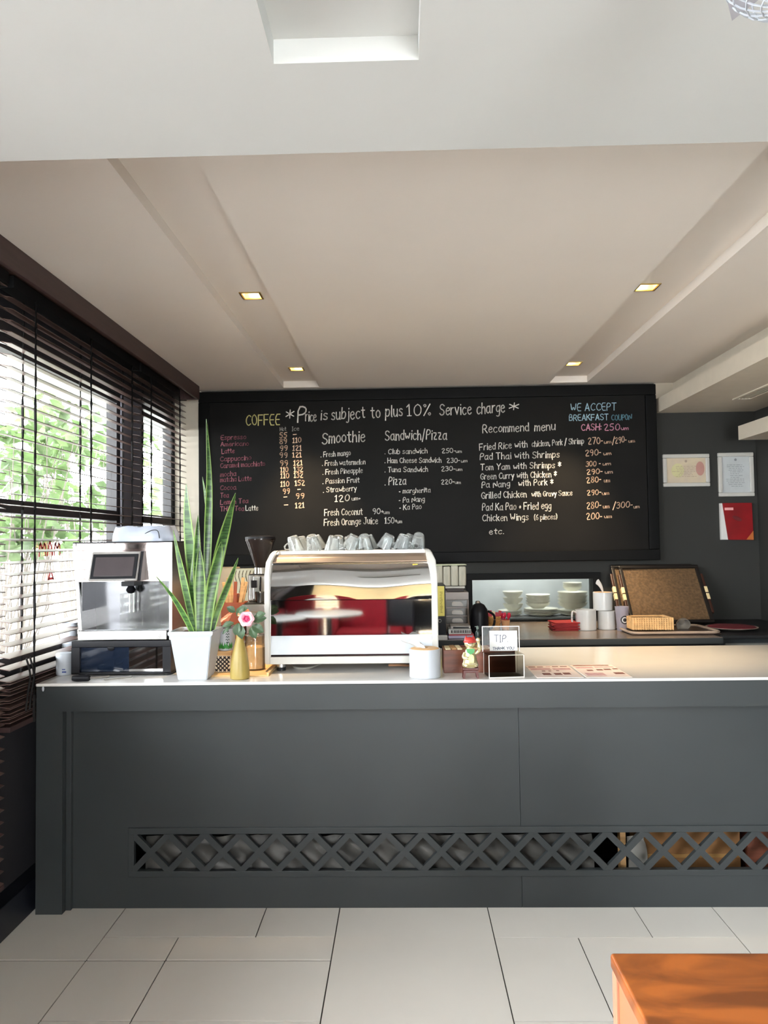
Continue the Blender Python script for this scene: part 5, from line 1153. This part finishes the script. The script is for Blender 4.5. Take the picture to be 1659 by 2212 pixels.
s = MB(); s.tube(smooth_path([(p.x + rr_ * .95, y, BT + hz_ * .75), (p.x + rr_ + .035, y, BT + hz_ * .6), (p.x + rr_ + .032, y, BT + hz_ * .3), (p.x + rr_ * .97, y, BT + hz_ * .15)]), .007, 8); s.build('handle', M_blackp, t)
y = 4.44; p = Q(1032, 1385, y); s = MB(); hb = Q(1032, 1352, y).z - BT
t = thing('dropper_bottle', 'thin greenish glass bottle with pump before the black flask', 'bottle', (p.x, y, BT))
s.lathe([(0, 0), (.013, 0), (.0135, hb * .55), (.006, hb * .68), (.006, hb * .76), (0, hb * .76)], (p.x, y, BT), 20); s.build('bottle', mat('dark_green_glass', (60, 78, 76), .1, coat=.4), t)
s = MB(); s.lathe([(0, 0), (.007, 0), (.007, hb * .2), (0, hb * .24)], (p.x, y, BT + hb * .765), 14); s.box(p.x - .016, p.x + .002, y - .003, y + .003, BT + hb * .92, BT + hb * .97, .001); s.build('pump', mat('pale_green_plastic', (156, 176, 170), .4), t)
# wicker cup with red sachets and paper cup with red spoons
y = 4.92; p = Q(1068, 1340, y); h_ = Q(1068, 1331, y).z - BT; r_ = 13 * y / F
M_wick = mat('wicker', (196, 146, 88), .6, var=.35, scale=40, stretch=(1, 1, 3), bump=.6)
s = MB(); s.lathe([(0, 0), (r_ * .82, 0), (r_, h_), (r_ - .004, h_), (r_ * .8, .006), (0, .006)], (p.x, y, BT), 24)
for k in range(14):
    z = BT + .004 + (h_ - .008) * k / 13; rr_ = r_ * (.82 + .18 * k / 13) + .0015; s.tube([(p.x + rr_ * math.cos(R(20 * q_)), y + rr_ * math.sin(R(20 * q_)), z + .0016 * (-1) ** q_) for q_ in range(18)], .0026, 5, closed=True)
tag(s.build('wicker_cup', M_wick), 'small wicker cup of red sachets before the hatch', 'cup')
Mred = mat('red_sachet', (180, 34, 52), .5, var=.15)
for k in range(6):
    s = MB(); x = p.x + (-.022 + .009 * k); s.box(x - .009, x + .009, y - .004 + .006 * (k % 3), y + .0 + .006 * (k % 3), BT + .02, BT + h_ + .026 + .012 * ((k * 5) % 3) / 2, .001, M=RA((x, y, BT + .02), R((k - 2) * 7), 'Y'))
    tag(s.build('sugar_sachet', [Mred, mat('lilac_sachet', (150, 120, 168), .5), mat('pale_sachet', 0)][(0, 0, 2, 0, 0, 1)[k]]), ['leftmost red', 'second red', 'pale', 'fourth red', 'fifth red', 'lilac'][k] + ' sachet standing in the small wicker cup', 'sachet', 'sachets in the wicker cup')
p = Q(1092, 1350, y); h_ = Q(1092, 1339, y).z - BT; r_ = 9.5 * y / F
s = MB(); s.lathe([(0, 0), (r_ * .75, 0), (r_, h_), (r_ - .003, h_), (r_ * .72, .006), (0, .006)], (p.x, y, BT), 24); tag(s.build('paper_cup', mat('peach_cup', (226, 170, 124), .6)), 'peach paper cup of red spoons before the hatch', 'cup')
Msp = mat('crimson_plastic', (206, 20, 64), .3)
for k in range(5):
    an = R(72 * k + 20); tx_, ty_ = p.x + .012 * math.cos(an), y + .012 * math.sin(an); ex, ey = p.x + .026 * math.cos(an), y + .022 * math.sin(an)
    s = MB(); s.tube([(tx_ * .3 + p.x * .7, ty_ * .3 + y * .7, BT + .02), (ex, ey, BT + h_ + .012)], .0028, 6); s.ell((ex + .002 * math.cos(an), ey, BT + h_ + .028), (.010, .006, .018))
    tag(s.build('red_spoon', Msp), ['red plastic spoon leaning right in the peach cup', 'red plastic spoon at the back of the peach cup', 'red plastic spoon leaning left in the peach cup', 'red plastic spoon at front left of the peach cup', 'red plastic spoon at front right of the peach cup'][k], 'spoon', 'spoons in the peach cup')
# red napkins
y = 4.80; a, b = Q(1196, 1362, y), Q(1251, 1338, y); n_ = 7; hs = (b.z - BT - .012) / n_ if b.z - BT > .03 else .006
hs = .0075
rnd = random.Random(8)
for k in range(n_):
    s = MB(); xc_ = (a.x + b.x) / 2; w_ = (b.x - a.x) / 2; Mx = RZ((xc_, y + .1, 0), R(rnd.uniform(-6, 6)))
    s.box(xc_ - w_, xc_ + w_, y, y + .17, BT + hs * k + .0003, BT + hs * (k + 1) - .0003, .0025, M=Mx)
    tag(s.build('red_napkin', mat('red_napkin', (150, 36, 40), .7, var=.15)), '%s folded red napkin of the stack left of the white mugs' % ['lowest', 'second', 'third', 'fourth', 'fifth', 'sixth', 'topmost'][k], 'napkin', 'stacked red napkins')
# white mugs and tissue
def mug(px0, px1, pyt, y, base, name, label, handle=False, tis=False):
    a, b = Q(px0, pyt, y), Q(px1, pyt, y); c = ((a.x + b.x) / 2, y); r_ = (b.x - a.x) / 2; h_ = a.z - base
    t = thing(name, label, 'mug' if handle else 'canister', (c[0], y, base))
    s = MB(); s.lathe([(0, 0), (r_ - .004, 0), (r_, .004), (r_, h_), (r_ - .004, h_), (r_ - .004, .008), (0, .008)], (c[0], y, base), 40); s.build('body', M_ceramic, t)
    if handle:
        s = MB(); s.tube(smooth_path([(c[0] - r_ * .98, y - .01, base + h_ * .86), (c[0] - r_ - .024, y - .02, base + h_ * .9), (c[0] - r_ - .026, y - .02, base + h_ * .42), (c[0] - r_ * .97, y - .01, base + h_ * .26)]), .006, 10); s.build('handle', M_ceramic, t)
    if tis:
        s = MB(); s.lathe([(.012, h_ - .006), (r_ - .005, h_ - .006), (r_ - .005, h_ - .001), (.012, h_ - .001), (.012, h_ - .006)], (c[0], y, base), 32); s.build('wooden_lid', M_tan, t)
        s = MB(); tissue(s, (c[0] + .004, y, base + h_ - .004), .085, (-.022, 0), 11, .022); s.build('tissue', M_paper, t)
    return base + h_
mug(1243, 1287, 1317, 4.86, BT, 'white_mug', 'white mug with handle right of the red napkins', handle=True)
z_ = mug(1291, 1329, 1319, 4.88, BT, 'white_canister', 'plain white canister under the tissue canister beside the mug')
mug(1281, 1322, 1279, 4.90, z_ + .0005, 'tissue_canister', 'white canister with upright tissue on top of another canister', tis=True)
# iced coffee cup
y = 4.80; p = Q(1344, 1340, y); h_ = Q(1344, 1310, y).z - BT; r_ = 15 * y / F
t = thing('takeaway_cup', 'clear takeaway cup with round logo and beige base beside the canisters', 'cup', (p.x, y, BT))
s = MB(); s.lathe([(0, 0), (r_ * .72, 0), (r_ * .97, h_ * .98), (r_, h_), (r_ * .96, h_), (r_ * .93, h_ * .96), (r_ * .70, .004), (0, .004)], (p.x, y, BT), 32); s.build('cup', mat('cloudy_plastic', (206, 200, 210), .3, trans=.6, ior=1.2), t)
s = MB(); s.lathe([(0, .006), (r_ * .69, .006), (r_ * .80, h_ * .5), (0, h_ * .5)], (p.x, y, BT), 28); s.build('beige_filling', mat('beige_filling', (202, 168, 134), .6), t)
s = MB(); rl = .026; zc2 = BT + h_ * .46
for k in range(1):
    for ring, (ra, rb) in enumerate(((.0, .45), (.72, 1.0))): 
        s.grid(lambda u, v, ra=ra, rb=rb: Vector((p.x + .006 + rl * (ra + (rb - ra) * v) * math.cos(2 * math.pi * u), y - math.sqrt(max(0, (r_ * .87 + .001) ** 2 - (.006 + rl * (ra + (rb - ra) * v) * math.cos(2 * math.pi * u)) ** 2)) , zc2 + rl * (ra + (rb - ra) * v) * math.sin(2 * math.pi * u))), 28, 1, closed_u=True)
s.build('round_logo', mat('black_logo_ink', (44, 42, 44), .5), t, smooth=0)
s = MB(); s.grid(lambda u, v: Vector((p.x + .006 + rl * (.45 + .27 * v) * math.cos(2 * math.pi * u), y - math.sqrt(max(0, (r_ * .87 + .001) ** 2 - (.006 + rl * (.45 + .27 * v) * math.cos(2 * math.pi * u)) ** 2)), zc2 + rl * (.45 + .27 * v) * math.sin(2 * math.pi * u))), 28, 1, closed_u=True); s.build('logo_ring', M_paper, t, smooth=0)
# leaning trays
M_mat = mat('woven_brown_mat', (98, 75, 50), .6, var=.35, scale=60, stretch=(1, 1, 1), bump=.4, detail=6); M_rim = mat('black_rim', (28, 24, 22), .4)
def tray(x0, x1, yb, yt, zt, label):
    t = thing('serving_tray', label, 'tray', ((x0 + x1) / 2, yb, BT), 'leaning serving trays')
    H_ = math.hypot(yt - yb, zt - BT) - .014; an = -math.atan2(yt - yb, zt - BT); Mx = Matrix.Translation((0, yb, BT + .013)) @ Matrix.Rotation(an, 4, 'X')
    s = MB(); s.box(x0 + .02, x1 - .02, .004, .012, .02, H_ - .02, M=Mx); s.build('woven_mat', M_mat, t, smooth=0)
    s = MB()
    for q_ in ((x0, x1, 0, .022), (x0, x1, H_ - .022, H_), (x0, x0 + .022, .022, H_ - .022), (x1 - .022, x1, .022, H_ - .022)): s.box(q_[0], q_[1], -.012, .014, q_[2], q_[3], .004, M=Mx)
    s.build('rim', M_rim, t)
    for xx in (x0 - .016, x1 - .002):
        s = MB(); s.box(xx, xx + .018, -.012, .010, H_ * .16, H_ * .84, .005, M=Mx); h_ = s.build('handle', mat('dark_handle', (60, 34, 26), .4), t)
        for f_ in (.44, .56): 
            s = MB(); s.box(xx - .002, xx + .020, -.015, .013, H_ * f_ - .025, H_ * f_ + .022, .004, M=Mx); s.build('cane_binding', mat('cream_cane', (228, 204, 154), .5), h_)
xa_, xb_ = Q(1335, 1225, 5.335).x, Q(1505, 1222, 5.335).x; zt_ = Q(1420, 1223, 5.335).z
tray(xa_, xb_, 5.06, 5.335, zt_, 'front one of two black rimmed woven trays leaning on the wall')
tray(xa_ - .045, xb_ - .03, 5.12, 5.372, zt_ + .006, 'rear black rimmed tray showing only its left edge behind the front tray')
# flat tray with wicker box
y0_, y1_ = 4.55, 4.93; x0, x1 = Q(1366, 1368, y0_).x, Q(1558, 1362, y0_).x
t = thing('oval_tray', 'flat dark tray with pale rim under the wicker basket at right', 'tray', ((x0 + x1) / 2, 4.74, BT))
s = MB(); s.box(x0, x1, y0_, y1_, BT + .001, BT + .007, .003); s.build('base', mat('dark_tray_brown', (62, 46, 40), .35, var=.2), t)
s = MB(); pts = []
for cx_, cy_, a0 in ((x1 - .05, y1_ - .05, 0), (x0 + .05, y1_ - .05, 90), (x0 + .05, y0_ + .05, 180), (x1 - .05, y0_ + .05, 270)):
    for k in range(6): an = R(a0 + 18 * k); pts.append((cx_ + .052 * math.cos(an), cy_ + .052 * math.sin(an), BT + .014))
s.tube(pts, .008, 8, closed=True); s.build('rim', mat('tray_rim_taupe', (168, 146, 128), .4), t)
a, b = Q(1371, 1366, 4.62), Q(1453, 1334, 4.62); zb_2 = BT + .0225
s = MB(); hh3 = b.z - zb_2
for k in range(6):
    zz_ = zb_2 + .006 + hh3 * k / 6
    s.tube([(a.x, 4.64, zz_), (b.x, 4.62, zz_), (b.x, 4.80, zz_), (a.x, 4.80, zz_)], .0055, 6, closed=True)
n_ = 16
for k in range(n_ + 1):
    xx = a.x + (b.x - a.x) * k / n_; yy = 4.64 - .02 * k / n_; s.tube([(xx, yy - .004, zb_2), (xx, yy - .004, b.z)], .0045, 6)
for k in range(8): yy = 4.64 + .16 * k / 7; s.tube([(b.x + .003, yy, zb_2), (b.x + .003, yy, b.z)], .0045, 6); s.tube([(a.x - .003, yy, zb_2), (a.x - .003, yy, b.z)], .0045, 6)
s.box(a.x, b.x, 4.645, 4.80, zb_2, zb_2 + .006)
tag(s.build('wicker_basket', mat('pale_wicker', (222, 178, 122), .55, var=.2, scale=30)), 'pale rectangular wicker basket on the flat dark tray', 'basket')
for k, lb_ in enumerate(('dark brown packet lying in the left of the wicker basket', 'dark brown packet lying in the right of the wicker basket')):
    s = MB(); xx = a.x + .05 + .10 * k; s.box(xx + .005, xx + .075, 4.675, 4.755, zb_2 + .007, zb_2 + hh3 * .85, .008, M=RZ((xx + .04, 4.71, 0), R(10 - 16 * k))); tag(s.build('brown_packet', mat('chocolate_packet', (84, 46, 36), .4, var=.2)), lb_, 'packet', 'packets in the wicker basket')
p = Q(1475, 1350, 4.78)
t = thing('grey_bowl', 'small grey bowl lying tipped beside the wicker basket', 'bowl', (p.x, 4.78, BT + .008))
s = MB(); Mx = Matrix.Translation((p.x, 4.78, BT + .038)) @ Matrix.Rotation(R(118), 4, 'X'); s.lathe([(0, -.024), (.022, -.024), (.040, -.008), (.044, .012), (.041, .012), (.036, -.006), (.02, -.020), (0, -.020)], (0, 0, 0), 28, M=Mx); s.build('bowl', mat('grey_stoneware', (150, 142, 132), .35), t)
p = Q(1585, 1357, 4.75)
t = thing('red_plate', 'dark red plate with pale rim on the drawer cabinet, far right', 'plate', (p.x, 4.78, BT + .0005))
s = MB(); s.lathe([(0, 0), (.07, 0), (.15, .016), (.152, .018), (.15, .020), (.07, .006), (0, .006)], (p.x, 4.78, BT + .0005), 40); s.build('rim', mat('plate_rim', (150, 136, 124), .4), t)
s = MB(); s.lathe([(0, .0065), (.07, .0065), (.14, .0185), (.13, .024), (.06, .028), (0, .028)], (p.x, 4.78, BT + .0005), 40); s.build('red_cloth', mat('maroon_cloth', (104, 22, 32), .8, var=.2, scale=20), t)

# ------------------------------------------------------------------ orange wooden table, bottom right
TH = .72; c = wz(1317, 2057, TH); X0, Y1 = c.x, c.y
ow = bpy.data.materials.new('orange_teak'); ow.use_nodes = True; nt = ow.node_tree; N = nt.nodes; L = nt.links; b_ = N['Principled BSDF']; b_.inputs['Roughness'].default_value = .3
tc = N.new('ShaderNodeTexCoord'); mp = N.new('ShaderNodeMapping'); mp.inputs['Scale'].default_value = (2.2, 7, 4); mp.inputs['Rotation'].default_value = (0, 0, R(18)); L.new(tc.outputs['Object'], mp.inputs[0])
nz = N.new('ShaderNodeTexNoise'); nz.inputs['Scale'].default_value = 1.5; nz.inputs['Detail'].default_value = 7; nz.inputs['Distortion'].default_value = 1.6; L.new(mp.outputs[0], nz.inputs[0])
rp = N.new('ShaderNodeValToRGB'); rp.color_ramp.elements[0].position = .36; rp.color_ramp.elements[1].position = .62; rp.color_ramp.elements[0].color = lin((106, 56, 25)) + (1,); rp.color_ramp.elements[1].color = lin((156, 85, 35)) + (1,)
L.new(nz.outputs[0], rp.inputs[0]); L.new(rp.outputs[0], b_.inputs['Base Color'])
t = thing('wooden_table', 'glossy orange wooden box table in the bottom right corner', 'table', (X0 + .35, Y1 - .35, 0))
s = MB(); s.box(X0, X0 + .75, Y1 - .75, Y1, TH - .028, TH, .006, seg=3); s.build('table_top', ow, t)
s = MB(); s.box(X0 + .008, X0 + .742, Y1 - .742, Y1 - .008, .06, TH - .029, .003); s.build('body', mat('salmon_wood', (180, 106, 74), .35, var=.1, scale=6, stretch=(1, 1, .3)), t)
for sx in (0, 1):
    for sy in (0, 1):
        s = MB(); xx, yy = X0 + .002 + sx * .716, Y1 - .03 - sy * .716; s.box(xx, xx + .03, yy, yy + .028, 0, TH - .029, .005); s.build('corner_post', mat('salmon_edge_highlight', (190, 118, 92), .3), t)  # paler than the body: highlight along the rounded edges, put into the colour

# ------------------------------------------------------------------ wire caged fan, top right corner
fc = wy(1712, -122, .97); r_ = .092
t = thing('ceiling_fan', 'small ceiling fan in a white wire cage at the top right corner', 'fan', tuple(fc))
s = MB()
for k in range(22):
    an = 2 * math.pi * k / 22; s.tube([fc + Vector((r_ * math.sin(R(th)) * math.cos(an), r_ * math.sin(R(th)) * math.sin(an), -r_ * .9 * math.cos(R(th)))) for th in range(8, 173, 12)], .0013, 5)
for th in range(12, 170, 13): s.tube([fc + Vector((r_ * math.sin(R(th)) * math.cos(R(15 * q_)), r_ * math.sin(R(th)) * math.sin(R(15 * q_)), -r_ * .9 * math.cos(R(th)))) for q_ in range(24)], .0013, 5, closed=True)
s.build('wire_cage', M_whitep, t)
s = MB(); s.ell(tuple(fc + Vector((0, 0, .01))), (.035, .035, .05)); s.build('motor', mat('fan_grey', (150, 148, 152), .4), t)
for k in range(3):
    an = R(120 * k + 25); u = Vector((math.cos(an), math.sin(an), 0)); v_ = Vector((-math.sin(an), math.cos(an), .45)).normalized()
    s = MB(); s.grid(lambda a_, b__: fc + Vector((0, 0, -.03)) + u * (.02 + .062 * b__) + v_ * (a_ - .5) * (.03 + .05 * b__), 4, 5, thick=.002); s.build('blade', mat('fan_grey', 0), t)
s = MB(); s.cyl((fc.x, fc.y), .012, fc.z + .08, FRONT - .012); s.cyl((fc.x, fc.y), .04, FRONT - .014, FRONT - .0005); s.build('ceiling_mount', M_whitep, t)

# ------------------------------------------------------------------ seating behind the viewer, mirrored in the espresso machine
Mred_ = mat('red_upholstery', (168, 26, 44), .7, var=.12, scale=30)
def sofa(x0, x1, label):
    t = thing('red_sofa', label, 'sofa', ((x0 + x1) / 2, -2.65, 0), 'red sofas behind the viewer'); y0, y1 = -3.05, -2.3
    s = MB(); s.box(x0 + .1, x1 - .1, y0 + .18, y1, .25, .45, .05, seg=3); s.build('seat', Mred_, t)
    s = MB(); s.box(x0 + .1, x1 - .1, y0, y0 + .18, .25, .98, .05, seg=3); s.build('backrest', Mred_, t)
    for a_, b__ in ((x0, x0 + .1), (x1 - .1, x1)): s = MB(); s.box(a_, b__, y0, y1, .08, .68, .03, seg=3); s.build('armrest', Mred_, t)
    s = MB(); s.box(x0 + .1, x1 - .1, y0 + .02, y1 - .02, .08, .25, .01); s.build('base', Mred_, t)
    for a_ in (x0 + .05, x1 - .05):
        for c_ in (y0 + .06, y1 - .06): s = MB(); s.cyl((a_, c_), .02, 0, .081, 12); s.build('leg', M_black, t)
sofa(-1.60, -1.02, 'red armchair at left in the espresso machine mirror'); sofa(-.92, .12, 'red sofa in the middle of the espresso machine mirror')
def ctable(x, y, r_, label):
    t = thing('round_table', label, 'table', (x, y, 0), 'round tables behind the viewer')
    s = MB(); s.lathe([(0, .735), (r_ - .01, .735), (r_, .742), (r_, .752), (r_ - .006, .758), (0, .758)], (x, y, 0), 48); s.build('table_top', M_ceramic, t)
    s = MB(); s.lathe([(0, 0), (.2, 0), (.2, .015), (.035, .03), (.03, .70), (.09, .734), (0, .734)], (x, y, 0), 28); s.build('pedestal', M_black, t)
ctable(-.80, -1.45, .36, 'round white table in the middle of the espresso machine mirror'); ctable(-1.26, -1.0, .27, 'round white table cut off at left in the espresso machine mirror')
def chair(x, y, rz, label):
    t = thing('black_chair', label, 'chair', (x, y, 0), 'black chairs behind the viewer'); Mz = RZ((x, y, 0), rz)
    s = MB(); s.box(x - .2, x + .2, y - .2, y + .2, .43, .47, .015, M=Mz); s.build('seat', M_blackp, t)
    s = MB(); s.box(x - .19, x + .19, y - .22, y - .19, .55, .88, .012, M=Mz); s.build('backrest', M_blackp, t)
    for sx in (-1, 1):
        for sy in (-1, 1): s = MB(); s.box(x + sx * .18 - .014, x + sx * .18 + .014, y + sy * .19 - .014, y + sy * .19 + .014, 0, .88 if sy < 0 else .432, .003, M=Mz); s.build('leg', M_blackp, t)
chair(-.08, -1.75, R(20), 'black chair at right in the espresso machine mirror'); chair(.36, -1.35, R(-30), 'black chair further back in the espresso machine mirror')
